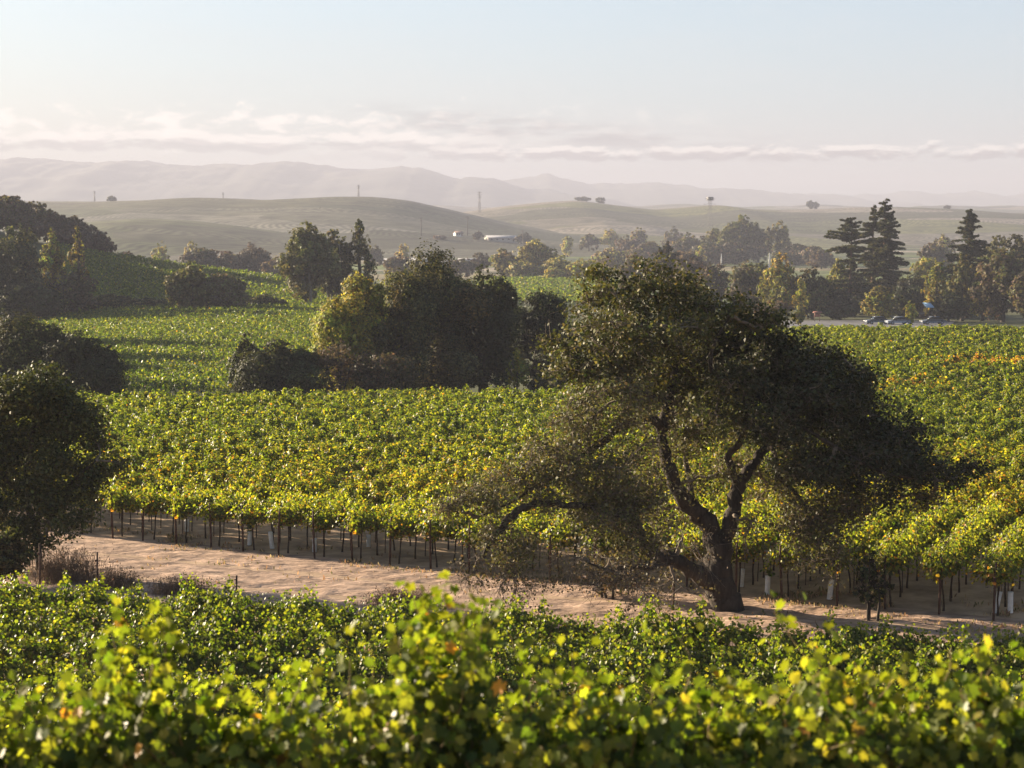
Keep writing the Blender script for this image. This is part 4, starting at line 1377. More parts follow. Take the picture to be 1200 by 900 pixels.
# ------------------------------------------------------------------ the foreground oak
def big_oak():
    r = np.random.default_rng(4)
    D0 = 52.6
    base = at(850, 716, D0)
    base[2] = gz(base[0], D0)
    root = empty('oak_tree', base)
    tag(root, 'big spreading oak with a forked dark trunk standing beside the dirt track', 'tree')
    P_ = lambda px, py, dy=0.0: at(px, py, D0 + dy) - base
    bark = M_BARK
    nodes = []

    def limb(name, pts, rad, sides=10, sub=5):
        P = np.array([P_(*p) for p in pts])
        p, q = spline(P, np.array(rad) * 0.72, sub)
        p = p + 0.05 * np.column_stack([np.sin(np.arange(len(p)) * 1.3 + k) for k in (0, 2, 4)]) * q[:, None] * 3
        q = q * (1 + 0.10 * np.sin(np.arange(len(q)) * 2.1) + r.normal(0, .05, len(q)))
        g = Geo(); g.tube(p, q, sides * 2)
        V = np.concatenate(g.V)
        # gnarled bark relief
        V += 0.05 * (np.column_stack([fbm(V[:, 2] * 2.5 + k, V[:, 0] * 7 + V[:, 1] * 7, 3, 5 + k) for k in range(3)]) - .5)
        link(name, mesh_np(name, V, g.faces(), None, bark, True), root)
        nodes.append(np.column_stack([p, q]))

    limb('trunk', [(858, 740), (852, 716), (845, 695), (840, 672), (843, 650), (845, 632)], [.80, .66, .58, .55, .48, .40], 14)
    limb('limb', [(842, 660), (834, 622), (818, 602), (801, 585, -.3), (788, 560, -.5), (779, 530, -.6), (776, 505, -.4), (783, 470, 0), (790, 430, .6), (778, 395, .8), (772, 360, .6), (765, 335, .4)], [.42, .38, .36, .32, .27, .22, .19, .17, .14, .11, .08, .04])
    limb('limb', [(845, 645), (851, 625), (859, 600), (864, 572, .2), (872, 558, .4), (884, 543, .8), (897, 524, 1.2), (915, 500, 1.6), (940, 478, 2), (985, 470, 2.2), (1030, 490, 2)], [.36, .33, .29, .25, .22, .20, .18, .15, .12, .08, .04])
    limb('limb', [(864, 572, .2), (858, 550, 0), (853, 534, -.2), (863, 523, -.4), (875, 500, -.6), (872, 468, -1), (850, 448, -1.2), (832, 430, -1.4), (838, 400, -1.5), (855, 372, -1.4)], [.17, .15, .13, .12, .11, .10, .09, .08, .06, .03])
    limb('limb', [(842, 688), (826, 678, -.5), (807, 666, -1.1), (788, 655, -1.6), (772, 652, -2), (755, 640, -2.4), (745, 612, -2.6), (715, 598, -3.0), (683, 592, -3.3)], [.40, .34, .29, .26, .24, .20, .17, .15, .12])
    limb('limb', [(690, 592, -3.3), (665, 592, -3.4), (640, 590, -3.5), (618, 593, -3.5), (601, 603, -3.6), (588, 618, -3.6), (574, 637, -3.7), (566, 655, -3.7)], [.115, .125, .13, .14, .145, .13, .10, .05])
    limb('limb', [(776, 505, -.4), (765, 492, -.9), (735, 496, -1.4), (713, 512, -1.8), (692, 528, -2.1), (676, 538, -2.4), (652, 556, -2.6), (625, 572, -2.8), (596, 590, -3), (560, 606, -3)], [.18, .17, .15, .14, .13, .12, .09, .07, .05, .03])
    limb('limb', [(812, 596, 0), (808, 565, .8), (804, 533, 1.2), (806, 504, 1.5), (800, 470, 1.8), (820, 435, 2)], [.13, .11, .10, .09, .07, .04])
    limb('limb', [(897, 524, 1.2), (908, 530, .6), (913, 558, 0), (929, 574, -.4), (941, 590, -.6), (949, 612, -.8), (962, 645, -.8)], [.10, .09, .08, .075, .065, .05, .02])
    limb('limb', [(790, 655, -1.6), (765, 664, -2.2), (742, 664, -2.8), (715, 668, -3.2), (690, 660, -3.4)], [.16, .12, .09, .06, .03])
    limb('limb', [(783, 470, 0), (752, 460, -.6), (738, 445, -1), (727, 431, -1.2), (700, 428, -1.5), (675, 440, -1.6)], [.12, .10, .09, .07, .05, .03])
    limb('limb', [(872, 468, -1), (900, 470, -1.2), (940, 500, -1.6), (990, 530, -1.8), (1040, 555, -1.6), (1095, 562, -1.2)], [.11, .10, .08, .07, .05, .03])
    nodes = np.concatenate(nodes)[:, :3]
    # crown masses in the photo's outline, each with its own depth: px, py, rx, ry (pixels), depth, weight, kind
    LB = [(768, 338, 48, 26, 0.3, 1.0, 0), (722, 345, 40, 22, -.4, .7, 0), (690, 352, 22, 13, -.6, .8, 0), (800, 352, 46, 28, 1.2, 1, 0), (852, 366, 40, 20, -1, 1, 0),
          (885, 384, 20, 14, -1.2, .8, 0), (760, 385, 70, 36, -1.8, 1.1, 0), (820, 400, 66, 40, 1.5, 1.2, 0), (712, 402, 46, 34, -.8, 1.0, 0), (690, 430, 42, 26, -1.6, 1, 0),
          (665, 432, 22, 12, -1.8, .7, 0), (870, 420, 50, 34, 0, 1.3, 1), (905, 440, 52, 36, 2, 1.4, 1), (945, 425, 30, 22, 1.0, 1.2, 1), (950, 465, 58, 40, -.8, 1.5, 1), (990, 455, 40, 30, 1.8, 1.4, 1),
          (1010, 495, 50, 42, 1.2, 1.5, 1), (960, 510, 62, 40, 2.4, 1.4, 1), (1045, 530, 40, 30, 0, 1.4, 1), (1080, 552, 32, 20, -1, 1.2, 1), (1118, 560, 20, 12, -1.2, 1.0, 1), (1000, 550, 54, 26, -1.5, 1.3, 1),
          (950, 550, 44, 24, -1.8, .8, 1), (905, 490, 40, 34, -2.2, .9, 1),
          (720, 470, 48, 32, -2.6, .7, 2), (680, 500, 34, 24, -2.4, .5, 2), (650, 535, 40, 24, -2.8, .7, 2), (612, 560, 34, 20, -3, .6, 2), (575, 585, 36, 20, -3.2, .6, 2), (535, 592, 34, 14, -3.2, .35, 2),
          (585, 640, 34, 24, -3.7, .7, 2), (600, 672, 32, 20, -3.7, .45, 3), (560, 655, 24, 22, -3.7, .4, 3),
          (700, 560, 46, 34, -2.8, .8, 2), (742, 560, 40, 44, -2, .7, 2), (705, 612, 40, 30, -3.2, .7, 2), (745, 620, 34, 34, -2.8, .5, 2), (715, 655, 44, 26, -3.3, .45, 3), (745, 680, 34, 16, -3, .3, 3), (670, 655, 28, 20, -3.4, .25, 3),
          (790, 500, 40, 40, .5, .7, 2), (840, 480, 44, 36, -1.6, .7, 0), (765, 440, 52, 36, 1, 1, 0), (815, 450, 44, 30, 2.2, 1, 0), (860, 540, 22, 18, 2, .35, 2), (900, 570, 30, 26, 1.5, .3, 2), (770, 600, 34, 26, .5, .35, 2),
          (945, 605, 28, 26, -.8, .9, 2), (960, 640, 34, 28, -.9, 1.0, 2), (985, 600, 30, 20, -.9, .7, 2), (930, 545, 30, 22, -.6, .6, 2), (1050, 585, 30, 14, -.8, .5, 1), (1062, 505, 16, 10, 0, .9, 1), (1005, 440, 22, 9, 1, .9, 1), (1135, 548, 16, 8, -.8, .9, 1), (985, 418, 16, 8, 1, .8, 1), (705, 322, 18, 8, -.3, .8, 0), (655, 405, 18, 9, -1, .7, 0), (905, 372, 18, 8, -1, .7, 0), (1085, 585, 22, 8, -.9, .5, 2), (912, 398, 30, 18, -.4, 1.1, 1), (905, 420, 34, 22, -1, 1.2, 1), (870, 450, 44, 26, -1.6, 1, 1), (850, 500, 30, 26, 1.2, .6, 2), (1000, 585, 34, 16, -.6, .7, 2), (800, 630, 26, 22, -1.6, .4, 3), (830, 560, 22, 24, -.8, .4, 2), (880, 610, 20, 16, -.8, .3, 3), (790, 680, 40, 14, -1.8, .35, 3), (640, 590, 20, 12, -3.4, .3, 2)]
    twigs = branches = Geo()
    nodes_list = [nodes]
    leafC, leafN, leafS, leafCol = [], [], [], []
    scale = D0 / F
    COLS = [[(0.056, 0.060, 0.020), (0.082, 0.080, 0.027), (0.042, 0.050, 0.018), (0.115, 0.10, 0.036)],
            [(0.024, 0.028, 0.013), (0.032, 0.036, 0.016), (0.045, 0.044, 0.02)],  # right masses: shade put into the leaf colour, darker than the sunlit left
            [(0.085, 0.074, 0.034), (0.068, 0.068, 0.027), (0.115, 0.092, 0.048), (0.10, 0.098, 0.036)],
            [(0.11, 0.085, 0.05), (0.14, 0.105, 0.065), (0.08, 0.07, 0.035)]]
    order = sorted(range(len(LB)), key=lambda i: np.min(((nodes - P_(LB[i][0], LB[i][1], LB[i][4])) ** 2).sum(1)))
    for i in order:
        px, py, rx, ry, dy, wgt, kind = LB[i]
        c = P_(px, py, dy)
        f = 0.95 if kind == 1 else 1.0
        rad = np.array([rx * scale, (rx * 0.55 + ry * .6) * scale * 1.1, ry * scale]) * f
        allN = np.concatenate(nodes_list)
        k = attach(allN, c)
        Pm = curve_to(allN[k], c, r, 0.06, 5)
        branches.tube(Pm, np.linspace(.065, .03, len(Pm)), 6, False)
        sub_nodes = [Pm]
        vol = rad[0] * rad[1] * rad[2]
        nt = int(np.clip((52 if kind < 2 else 66) * wgt * vol ** 0.62, 8, 120))
        for _ in range(nt):
            q = unit(r.normal(size=3)) * r.uniform(.25, 1.05) ** .6
            t = c + q * rad * (1 + .35 * (r.random() < .25))
            if kind == 3:
                t[2] -= abs(r.normal(0, .3))
            sn = np.concatenate(sub_nodes)
            a = sn[attach(sn, t)]
            Q = curve_to(a, t, r, 0.04 if kind != 3 else -0.12, 3)
            twigs.tube(Q, np.linspace(.018, .007, len(Q)), 4, False)
            if r.random() < .5:
                sub_nodes.append(Q[1:])
            # fine twigs
            nf = 5 if kind < 2 else 9
            for _f in range(nf):
                e = t + r.normal(0, .22, 3) + (np.array([0, 0, -.22]) if kind == 3 else 0)
                twigs.tube(np.array([Q[r.integers(1, 4)], (t + e) / 2 + r.normal(0, .04, 3), e]), [.006, .005, .004], 3, False)
            m = int([56, 56, 66, 30][kind] * r.uniform(.5, 1.4))
            spread = [.19, .20, .22, .26][kind]
            leafC.append(t + r.normal(0, 1, (m, 3)) * [spread, spread, spread * .75])
            leafN.append(q * .8 + r.normal(0, .7, (m, 3)) + [0, 0, .35])
            leafS.append([.105, .110, .092, .08][kind] * r.uniform(.6, 1.35, m))
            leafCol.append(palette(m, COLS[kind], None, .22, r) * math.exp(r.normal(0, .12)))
        nodes_list.append(Pm)
    twigs.build('twigs', M_TWIG, root)
    V, Fc, cl = leaves(np.concatenate(leafC), np.concatenate(leafN), np.concatenate(leafS), np.concatenate(leafCol), T_DIA, None, r)
    print('oak leaves', len(V) // 4)
    link('foliage', mesh_np('foliage', V, Fc, cl, M_OAKLEAF), root)


big_oak()


def left_oak():
    r = np.random.default_rng(9)
    D0 = 60.0
    base = at(42, 668, D0); base[2] = gz(base[0], D0)
    root = empty('small_oak', base)
    tag(root, 'dark small oak at the left edge overhanging the dirt track', 'tree')
    P_ = lambda px, py, dy=0.0: at(px, py, D0 + dy) - base
    g = Geo(); nodes = []
    for pts, rad in (([(44, 690), (46, 665), (44, 640), (40, 615), (30, 580), (34, 540), (40, 500), (40, 470)], [.16, .12, .11, .11, .13, .10, .07, .03]),
                     ([(30, 582), (5, 560, .5), (-30, 530, 1), (-60, 505, 1)], [.10, .08, .06, .03]),
                     ([(40, 612), (62, 590, -.5), (90, 560, -.8), (112, 540, -1)], [.08, .07, .05, .02]),
                     ([(8, 690, -.5), (2, 650, -.5), (-6, 600, 0), (-16, 540, .5), (-10, 490, .5)], [.2, .17, .15, .1, .04]),
                     ([(44, 600), (60, 606, -1), (76, 612, -1.2), (84, 622, -1.2)], [.05, .04, .03, .01])):
        p, q = spline(np.array([P_(*a) for a in pts]), rad, 5)
        g.tube(p, q, 8); nodes.append(p)
    g.build('trunk', M_BARK, root, True)
    nodes = np.concatenate(nodes)
    LB = [(30, 462, 44, 22, 0, 1), (70, 470, 40, 22, -.5, 1), (0, 480, 44, 28, .5, 1), (-50, 490, 50, 40, .6, 1), (90, 500, 32, 22, -.6, 1), (50, 505, 46, 32, .3, 1), (112, 545, 26, 16, -.8, .8),
          (5, 530, 46, 34, .5, 1), (75, 540, 40, 28, -.4, 1), (35, 562, 40, 26, -.2, .9), (15, 612, 34, 16, -.2, .9), (48, 628, 20, 10, -.5, .7), (-20, 620, 40, 26, .3, .9), (60, 590, 36, 18, -.3, .8), (25, 640, 22, 10, -.6, .5), (128, 552, 18, 9, -.8, .8), (104, 520, 22, 12, -.2, .9), (60, 446, 22, 9, .3, .8), (100, 600, 18, 8, -1, .5), (15, 452, 26, 10, 0, .8), (90, 575, 28, 16, -.9, .6), (-40, 560, 50, 36, .6, 1), (10, 590, 36, 18, .2, .7), (75, 600, 26, 12, -1, .5), (86, 618, 16, 10, -1.2, .5),
          (50, 620, 16, 9, -.3, .4)]
    br = tw = Geo()
    LC, LN, LS, LCol = [], [], [], []
    for px, py, rx, ry, dy, wgt in LB:
        c = P_(px + r.normal(0, 7), py + r.normal(0, 5), dy + r.normal(0, .4)); sc_ = D0 / F
        rad = np.array([rx * sc_, (rx + ry) * .5 * sc_, ry * sc_]) * r.uniform(.62, .95)
        P = curve_to(nodes[attach(nodes, c)], c, r, .05, 4)
        br.tube(P, np.linspace(.04, .02, 5), 5, False)
        for _ in range(int(np.clip(120 * wgt * (rad.prod()) ** .62, 8, 200))):
            q = unit(r.normal(size=3)) * r.uniform(.25, 1.05) ** .6
            t = c + q * rad
            Q = curve_to(P[r.integers(2, 5)], t, r, .03, 3)
            tw.tube(Q, np.linspace(.012, .005, 4), 3, False)
            m = int(60 * r.uniform(.5, 1.4))
            LC.append(t + r.normal(0, 1, (m, 3)) * [.24, .24, .18]); LN.append(q + r.normal(0, .7, (m, 3)) + [0, 0, .3])
            LS.append(.115 * r.uniform(.6, 1.4, m)); LCol.append(palette(m, [(0.035, 0.042, 0.016), (0.05, 0.056, 0.02), (0.085, 0.085, 0.026)], None, .22, r))
    tw.build('twigs', M_TWIG, root)
    V, Fc, cl = leaves(np.concatenate(LC), np.concatenate(LN), np.concatenate(LS), np.concatenate(LCol), T_DIA, None, r)
    link('foliage', mesh_np('foliage', V, Fc, cl, M_OAKLEAF), root)


left_oak()
tree('bush', 'round dark bush below the small oak at the left edge', 6, 618, 57, 62, 'shrub', DKG + OLV, 801, 'bush')


def dry_brush(px, D, wpx, h, label, seed):
    """a clump of dead weeds: hundreds of thin stalks with seed heads"""
    r = np.random.default_rng(seed)
    x = gx(px, D); root = empty('dry_brush', (x, D, gz(x, D))); tag(root, label, 'weeds')
    w = wpx / F * D
    g = Geo(); tips = []
    for _ in range(int(260 * w)):
        bx, by = r.normal(0, w * .24), r.normal(0, w * .16)
        hh = h * r.uniform(.4, 1.05) * math.exp(-(bx / w) ** 2)
        lean = r.normal(0, .22, 2) * hh
        P = np.array([[bx, by, -.05], [bx + lean[0] * .4, by + lean[1] * .4, hh * .55], [bx + lean[0], by + lean[1], hh]])
        g.tube(P, [.006, .005, .003], 3, False); tips.append(P[1:] + r.normal(0, .03, (2, 3)))
    T = np.concatenate(tips); T = np.concatenate([T + r.normal(0, .05, T.shape) for _ in range(2)])
    V, Fc, cl = leaves(T, r.normal(size=T.shape), .07 * r.uniform(.5, 1.3, len(T)), palette(len(T), [(0.19, 0.125, 0.08), (0.13, 0.09, 0.06), (0.25, 0.17, 0.11)], None, .2, r), T_LONG, np.tile([0, 0, 1.0], (len(T), 1)) + r.normal(0, .5, T.shape), r)
    SV = np.concatenate(g.V); SF = g.faces()
    link('stalks', mesh_np('stalks', np.vstack([SV, V]), SF + [f + len(SV) for f in Fc], np.vstack([palette(len(SV), [(0.18, 0.125, 0.085)], None, .1, r), cl]), M_STRAW), root)


dry_brush(70, 57.5, 90, 1.05, 'tall dry brown weeds beside the track under the small oak', 802)
dry_brush(128, 56.4, 70, .62, 'low dead weeds at the near edge of the track left of the vine tops', 803)
dry_brush(205, 55.6, 80, .5, 'dusky strip of dead weeds along the near side of the track', 807)
dry_brush(470, 53.8, 90, .5, 'thin dead weeds at the track below the arched oak limb', 808)
tree('sapling', 'dark leafy sapling tied to a post right of the oak', 1026, 650, 50.8, 50, 'bare', DKG + OLV, 804, 'sapling', dens=1.3, bottom=.1)
tree('thicket', 'dead twiggy brush under the left limb of the big oak', 712, 660, 54.5, 90, 'bare', BRN, 805, 'thicket', dens=.35)

# track side stakes
for i, (px, pt, pb, lab) in enumerate([(39, 640, 672, 'dark stake beside the trunk of the small left oak'), (107, 650, 690, 'short dark stake at the near side of the track, left'),
                                       (791, 688, 730, 'lone dark stake at the near side of the track left of the oak trunk'), (272, 678, 720, 'thin leaning stake at the near side of the track, second from the left')]):
    D = 55.0 if px < 400 else 52.5
    x = gx(px, D)
    g = Geo(); h = (HOR - pt) / F * D - gz(x, D)
    g.tube([(0, 0, -.2), (.02, 0, h * .5), (0.03, 0.02, h)], [.032, .03, .027], 7); g.box((-.04, -.02, h * .8), (.045, .02, h * .84))
    o = g.build('track_stake', M_POST, None, False, (x, D, gz(x, D)))
    tag(o, lab, 'stake')


# dry grass along the track
def dry_grass():
    r = np.random.default_rng(71)
    C, N, S, tip = [], [], [], []
    n = 60000
    x = r.uniform(-22, 18, n)
    side = r.random(n)
    y0, y1 = block_y(x), edge_y(x)
    y = np.where(side < .3, y1 + r.normal(0.6, .8, n), np.where(side < .8, y0 + 1.2 + np.abs(r.normal(0, 1.8, n)), y0 + (y1 - y0) * r.random(n)))
    k = fbm(x / 1.3, y / .9, 3, 81) > np.where(side < .3, .58, np.where(side < .8, .46, .60))
    x, y = x[k], y[k]; n = len(x)
    hgt = r.uniform(.04, .17, n)
    nrm = np.column_stack([r.normal(size=n), r.normal(size=n), r.normal(0, .2, n)])
    V, Fc, cl = leaves(np.column_stack([x, y, ground(x, y) + hgt * .42]), nrm, hgt, palette(n, [(0.36, 0.25, 0.14), (0.26, 0.17, 0.1), (0.42, 0.31, 0.18), (0.13, 0.13, 0.05)], None, .2, r), T_LONG,
                       np.column_stack([r.normal(0, .35, n), r.normal(0, .35, n), np.ones(n)]), r)
    tag(link('dry_grass', mesh_np('dry_grass', V, Fc, cl, M_STRAW)), 'dry straw coloured grass and weeds along the dirt track', 'grass', kind='stuff')


dry_grass()


# ------------------------------------------------------------------ pylons, poles, buildings, cars
def pylon(px, ptop, D, label, head=False):
    x = gx(px, D); z0 = surface_z(x, D)
    ztop = (HOR - ptop) / F * D
    h = ztop - z0
    root = empty('transmission_tower', (x, D, z0), 0.5)
    tag(root, label, 'pylon')
    g = Geo(); b = h * .055; t = h * .018; m = max(.08, D * .00006)
    lv = np.linspace(0, 1, 8)
    cor = lambda f: [(sx * (b + (t - b) * f), sy * (b + (t - b) * f), h * f) for sx, sy in ((-1, -1), (1, -1), (1, 1), (-1, 1))]
    for i in range(4):
        g.tube([cor(0)[i], cor(1)[i]], [m, m], 4)
    g.build('legs', M_STEEL, root)
    g = Geo()
    for a, c in zip(lv[:-1], lv[1:]):
        A, B = cor(a), cor(c)
        for i in range(4):
            j = (i + 1) % 4
            g.tube([A[i], B[j]], [m * .6, m * .6], 3, False); g.tube([A[j], B[i]], [m * .6, m * .6], 3, False); g.tube([B[i], B[j]], [m * .6, m * .6], 3, False)
    g.build('bracing', M_STEEL, root)
    for f, L in ((.97, .12), (.86, .15), (.75, .12)):
        g = Geo()
        for s in (-1, 1):
            g.tube([(0, 0, h * (f + .015)), (s * h * L, 0, h * f)], [m, m * .6], 4); g.tube([(0, 0, h * (f - .03)), (s * h * L, 0, h * f)], [m * .7, m * .6], 4)
            g.tube([(s * h * L * .95, 0, h * f), (s * h * L * .95, 0, h * (f - .045))], [m * .7, m * .7], 5)
        g.build('cross_arm', M_STEEL, root)
    if head:
        g = Geo(); g.box((-h * .05, -h * .05, h * .93), (h * .05, h * .05, h)); g.build('head_box', M_STEEL, root)


pylon(421, 217, 1850, 'transmission tower on the crest of the left hill')
pylon(562, 225, 2150, 'tall transmission tower in the dip between the two hills')
pylon(831, 231, 1500, 'dark topped mast tower standing before the right hill', True)
pylon(113, 224, 1850, 'small transmission tower at the left end of the ridge')
pylon(263, 226, 1900, 'faint transmission tower on the middle of the left ridge')


def pole(px, ptop, pb, D, label, mat=None, white=False, name='utility_pole'):
    x = gx(px, D); z0 = surface_z(x, D); h = (HOR - ptop) / F * D - z0
    root = empty(name, (x, D, z0)); tag(root, label, 'pole')
    m = D * (.00030 if not white else .00038)
    g = Geo(); g.tube([(0, 0, -.5), (0, 0, h * .5), (0, 0, h)], [m, m * .9, m * .6 if not white else m * .35], 8); g.build('shaft', mat or M_TWIG, root)
    g = Geo()
    if not white:
        for zz in (.96, .88):
            g.box((-h * .09, -m * .8, h * zz), (h * .09, m * .8, h * (zz + .018)))
        for xx in (-.08, .08, -.03):
            g.tube([(h * xx, 0, h * .978), (h * xx, 0, h * 1.01)], [m * .5, m * .4], 5)
        g.build('cross_bar', mat or M_TWIG, root)
    else:
        g.box((-m * 1.8, -m * 1.8, -.3), (m * 1.8, m * 1.8, h * .18)); g.build('base_box', mat, root)


for px, pt, D, lab in ((376, 243, 1500, 'faint utility pole left of the left hill centre'), (494, 256, 1300, 'faint utility pole on the valley floor right of the slim eucalyptus'), (548, 254, 1350, 'faint utility pole below the tall tower'), (613, 270, 1200, 'faint utility pole above the sunlit valley trees'), (193, 240, 1600, 'faint utility pole on the lower left ridge slope')):
    pole(px, pt, 0, D, lab)
pole(845, 297, 312, 900, 'white tapered pole in front of the hazy eucalyptus stand', M_WHITE, True, 'white_pole')
pole(901, 296, 306, 880, 'short white pole left of the yellow poplar top', M_WHITE, True, 'white_pole')


def house(px, pbase, D, wpx, hpx, depth, label, wall, roof, rz=0.1, name='house', nwin=3):
    x = gx(px, D); z0 = surface_z(x, D); w = wpx / F * D; h = hpx / F * D
    root = empty(name, (x, D, z0), rz); tag(root, label, 'building')
    eave = h * .62
    g = Geo()
    V = [(-w / 2, -depth / 2, -1), (w / 2, -depth / 2, -1), (w / 2, depth / 2, -1), (-w / 2, depth / 2, -1), (-w / 2, -depth / 2, eave), (w / 2, -depth / 2, eave), (w / 2, depth / 2, eave), (-w / 2, depth / 2, eave), (-w / 2, 0, h - .15), (w / 2, 0, h - .15)]
    g.add(V, [(0, 1, 5, 4), (2, 3, 7, 6), (0, 4, 8, 7, 3), (1, 2, 6, 9, 5)])
    g.build('wall', wall, root)
    g = Geo(); o = .5; th = .2
    for s in (-1, 1):
        a = (-w / 2 - o, s * (depth / 2 + o), eave - .25); b = (w / 2 + o, s * (depth / 2 + o), eave - .25); c_ = (w / 2 + o, 0, h); d_ = (-w / 2 - o, 0, h)
        V = [a, b, c_, d_] + [(p[0], p[1], p[2] - th) for p in (a, b, c_, d_)]
        g.add(V, [(0, 1, 2, 3), (7, 6, 5, 4), (0, 4, 5, 1), (1, 5, 6, 2), (3, 2, 6, 7), (0, 3, 7, 4)])
    g.build('roof', roof, root)
    for i in range(nwin):
        xx = -w / 2 + w * (i + .5) / nwin
        g = Geo(); g.box((xx - .6, -depth / 2 - .06, eave * .35), (xx + .6, -depth / 2 - .01, eave * .8)); g.build('window', M_GLASS, root)
    g = Geo(); g.box((w * .36 - .5, -depth / 2 - .07, 0), (w * .36 + .5, -depth / 2 - .01, min(2.1, eave * .85))); g.build('door', M_BROWNROOF, root)


house(587, 275, 1320, 34, 7, 16, 'long pale roofed shed at the foot of the left hill', M_CREAM, M_GREYROOF, .2, 'farm_shed', 5)
house(537, 274, 1330, 8, 6, 8, 'small white house left of the long shed', M_WHITE, M_BROWNROOF, .3)
house(455, 296, 950, 12, 7, 9, 'white house right of the slim eucalyptus', M_WHITE, M_GREYROOF, .1)
house(495, 297, 960, 30, 7, 12, 'grey roofed barn in the row of valley buildings above the dark oak', M_CREAM, M_GREYROOF, -.1, 'barn', 4)
house(522, 298, 930, 16, 6, 10, 'pale shed at the right end of the valley building row', M_WHITE, M_GREYROOF, .2, 'farm_shed')
house(548, 297, 1000, 20, 5, 10, 'low grey shed behind the mauve tree in the valley', M_CREAM, M_GREYROOF, .1, 'farm_shed')
house(779, 279, 1180, 16, 6, 12, 'white building among hazy trees left of the eucalyptus stand', M_WHITE, M_GREYROOF, .1)
house(144, 292, 900, 5, 5, 6, 'tiny white shed right of the hilltop grove', M_WHITE, M_GREYROOF, .1, 'farm_shed', 1)
house(1092, 362, 408, 26, 13, 7, 'brown walled cottage half hidden by the dark trees behind the cars', M_BROWNROOF, M_GREYROOF, -.15, 'cottage', 3)


def car(px, D, rz, paint, label, Ln=4.6):
    x = gx(px, D); z0 = gz(x, D) + .13
    root = empty('parked_car', (x, D, z0), rz); tag(root, label, 'car', 'cars in the parking area')
    hw = .9
    prof = np.array([(-2.3, .35), (-2.28, .72), (-1.45, .86), (1.75, .92), (2.25, .84), (2.3, .4)]) * [Ln / 4.6, 1]
    def loft(pr, w0, w1):
        g = Geo(); n = len(pr)
        V = [(p[0], -w0, p[1]) for p in pr] + [(p[0], w0, p[1]) for p in pr]
        f = [tuple(range(n)), tuple(range(2 * n - 1, n - 1, -1))] + [(i, (i + 1) % n, n + (i + 1) % n, n + i) for i in range(n)]
        g.add(V, [tuple(reversed(a)) for a in f]); return g
    loft(prof, hw, hw).build('body', paint, root)
    cab = np.array([(-1.3, .87), (-.55, 1.38), (1.0, 1.42), (1.8, .93)]) * [Ln / 4.6, 1]
    loft(cab, hw * .86, hw).build('windows', M_GLASS, root)
    g = Geo(); g.box((-.62 * Ln / 4.6, -hw * .80, 1.39), (1.02 * Ln / 4.6, hw * .80, 1.46)); g.build('roof', paint, root)
    for sx in (-1.4, 1.4):
        for sy in (-1, 1):
            g = Geo(); g.tube([(sx * Ln / 4.6, sy * (hw - .2), .33), (sx * Ln / 4.6, sy * (hw + .03), .33)], [.33, .33], 14)
            wl = g.build('wheel', M_RUBBER, root)
            g = Geo(); g.tube([(sx * Ln / 4.6, sy * (hw + .02), .33), (sx * Ln / 4.6, sy * (hw + .05), .33)], [.19, .19], 10); g.build('rim', M_SILVER, wl)
    for sy in (-1, 1):
        g = Geo(); g.box((-2.33 * Ln / 4.6, sy * .62 - .2, .6), (-2.28 * Ln / 4.6, sy * .62 + .2, .74)); g.build('headlight', M_WHITE, root)


car(1053, 352, 0.15, M_SILVER, 'light silver blue car parked under the trees')
car(1028, 356, 0.2, M_DARKPAINT, 'dark slate car left of the silver one')
car(1094, 354, 0.1, M_DARKPAINT, 'dark car nearly hidden in tree shade right of the silver one')


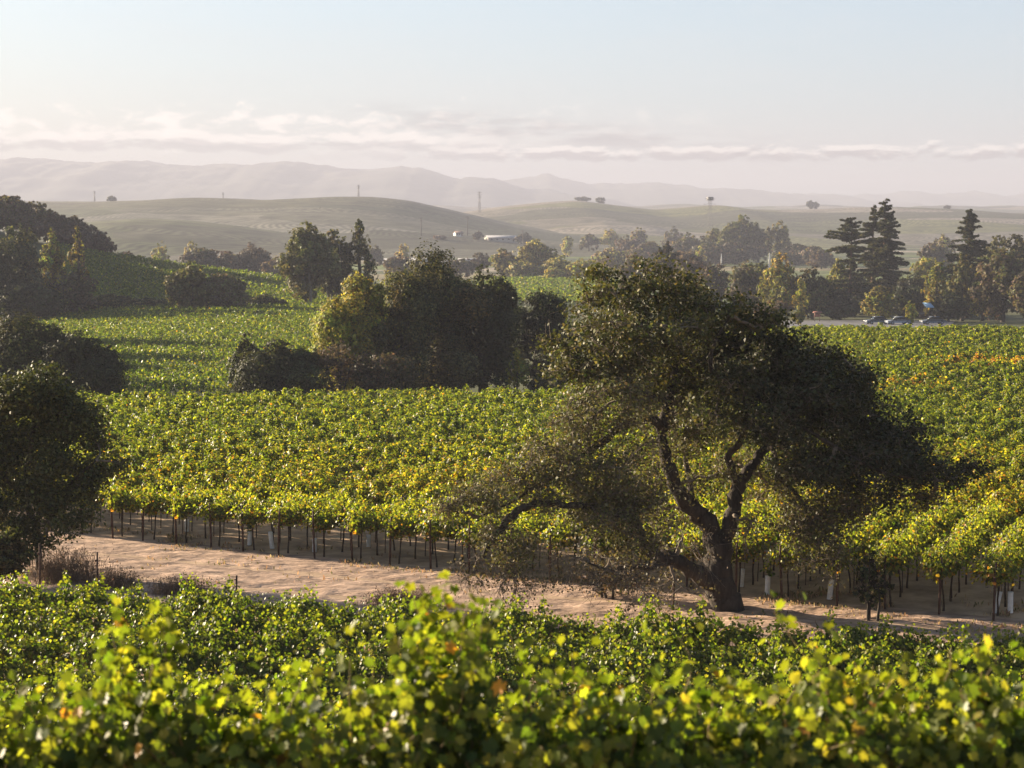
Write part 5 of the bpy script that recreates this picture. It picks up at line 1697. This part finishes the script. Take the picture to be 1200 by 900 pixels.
def small_things():
    # pale red notice board on posts at the back of the parking area
    x = gx(958, 378); D = 378
    root = empty('notice_board', (x, D, gz(x, D)), .1); tag(root, 'faded red roofed notice board at the back of the parking area', 'sign')
    g = Geo(); g.box((-.6, -.06, 1.0), (.6, .06, 1.7)); g.build('board', M_PINK, root)
    for s in (-1, 1):
        g = Geo(); g.tube([(s * .5, .08, -.2), (s * .5, .08, 1.8)], [.07, .07], 6); g.build('post', M_POST, root)
    g = Geo()
    g.add([(-.85, -.4, 1.8), (.85, -.4, 1.8), (.85, .4, 1.8), (-.85, .4, 1.8), (-.85, 0, 2.1), (.85, 0, 2.1)], [(0, 1, 5, 4), (2, 3, 4, 5), (0, 4, 3), (1, 2, 5), (3, 2, 1, 0)])
    g.build('roof', M_PINK, root)
    # blue sheet roof between the trees
    x = gx(1088, 366); D = 366
    root = empty('canopy_shelter', (x, D, gz(x, D)), .2); tag(root, 'shelter with a light blue sheet roof in the dark trees', 'shelter')
    g = Geo(); g.add([(-.8, -1, 3.2), (.8, -1, 3.2), (.8, 1, 4.0), (-.8, 1, 4.0), (-.8, -1, 3.12), (.8, -1, 3.12), (.8, 1, 3.92), (-.8, 1, 3.92)],
                     [(0, 1, 2, 3), (7, 6, 5, 4), (0, 4, 5, 1), (1, 5, 6, 2), (2, 6, 7, 3), (3, 7, 4, 0)])
    g.build('sheet_roof', M_BLUE, root)
    for sx in (-1, 1):
        for sy in (-1, 1):
            g = Geo(); g.tube([(sx * .7, sy * .9, -.2), (sx * .7, sy * .9, 3.5 + sy * .36)], [.06, .06], 6); g.build('post', M_POST, root)
    # white bollard and white ball lamp in front of the cars
    x = gx(1032, 322); D = 322
    root = empty('bollard', (x, D, gz(x, D))); tag(root, 'white bollard standing before the dark parked car', 'bollard')
    g = Geo(); g.tube([(0, 0, -.2), (0, 0, 1.15)], [.24, .22], 12); g.build('shaft', M_WHITE, root)
    g = Geo(); g.tube([(0, 0, 1.12), (0, 0, 1.25), (0, 0, 1.36)], [.27, .26, .08], 12); g.build('cap', M_STEEL, root)
    x = gx(1064, 318); D = 318
    root = empty('marker_post', (x, D, gz(x, D))); tag(root, 'short marker post with a round white top near the silver car', 'post')
    g = Geo(); g.tube([(0, 0, -.2), (0, 0, .9)], [.06, .06], 8); g.build('shaft', M_POST, root)
    g = Geo(); a = np.linspace(-1.5, 1.5, 7); g.tube([(0, 0, 1.05 + .22 * math.sin(v)) for v in a], [max(.02, .22 * math.cos(v)) for v in a], 12); g.build('ball', M_WHITE, root)


small_things()
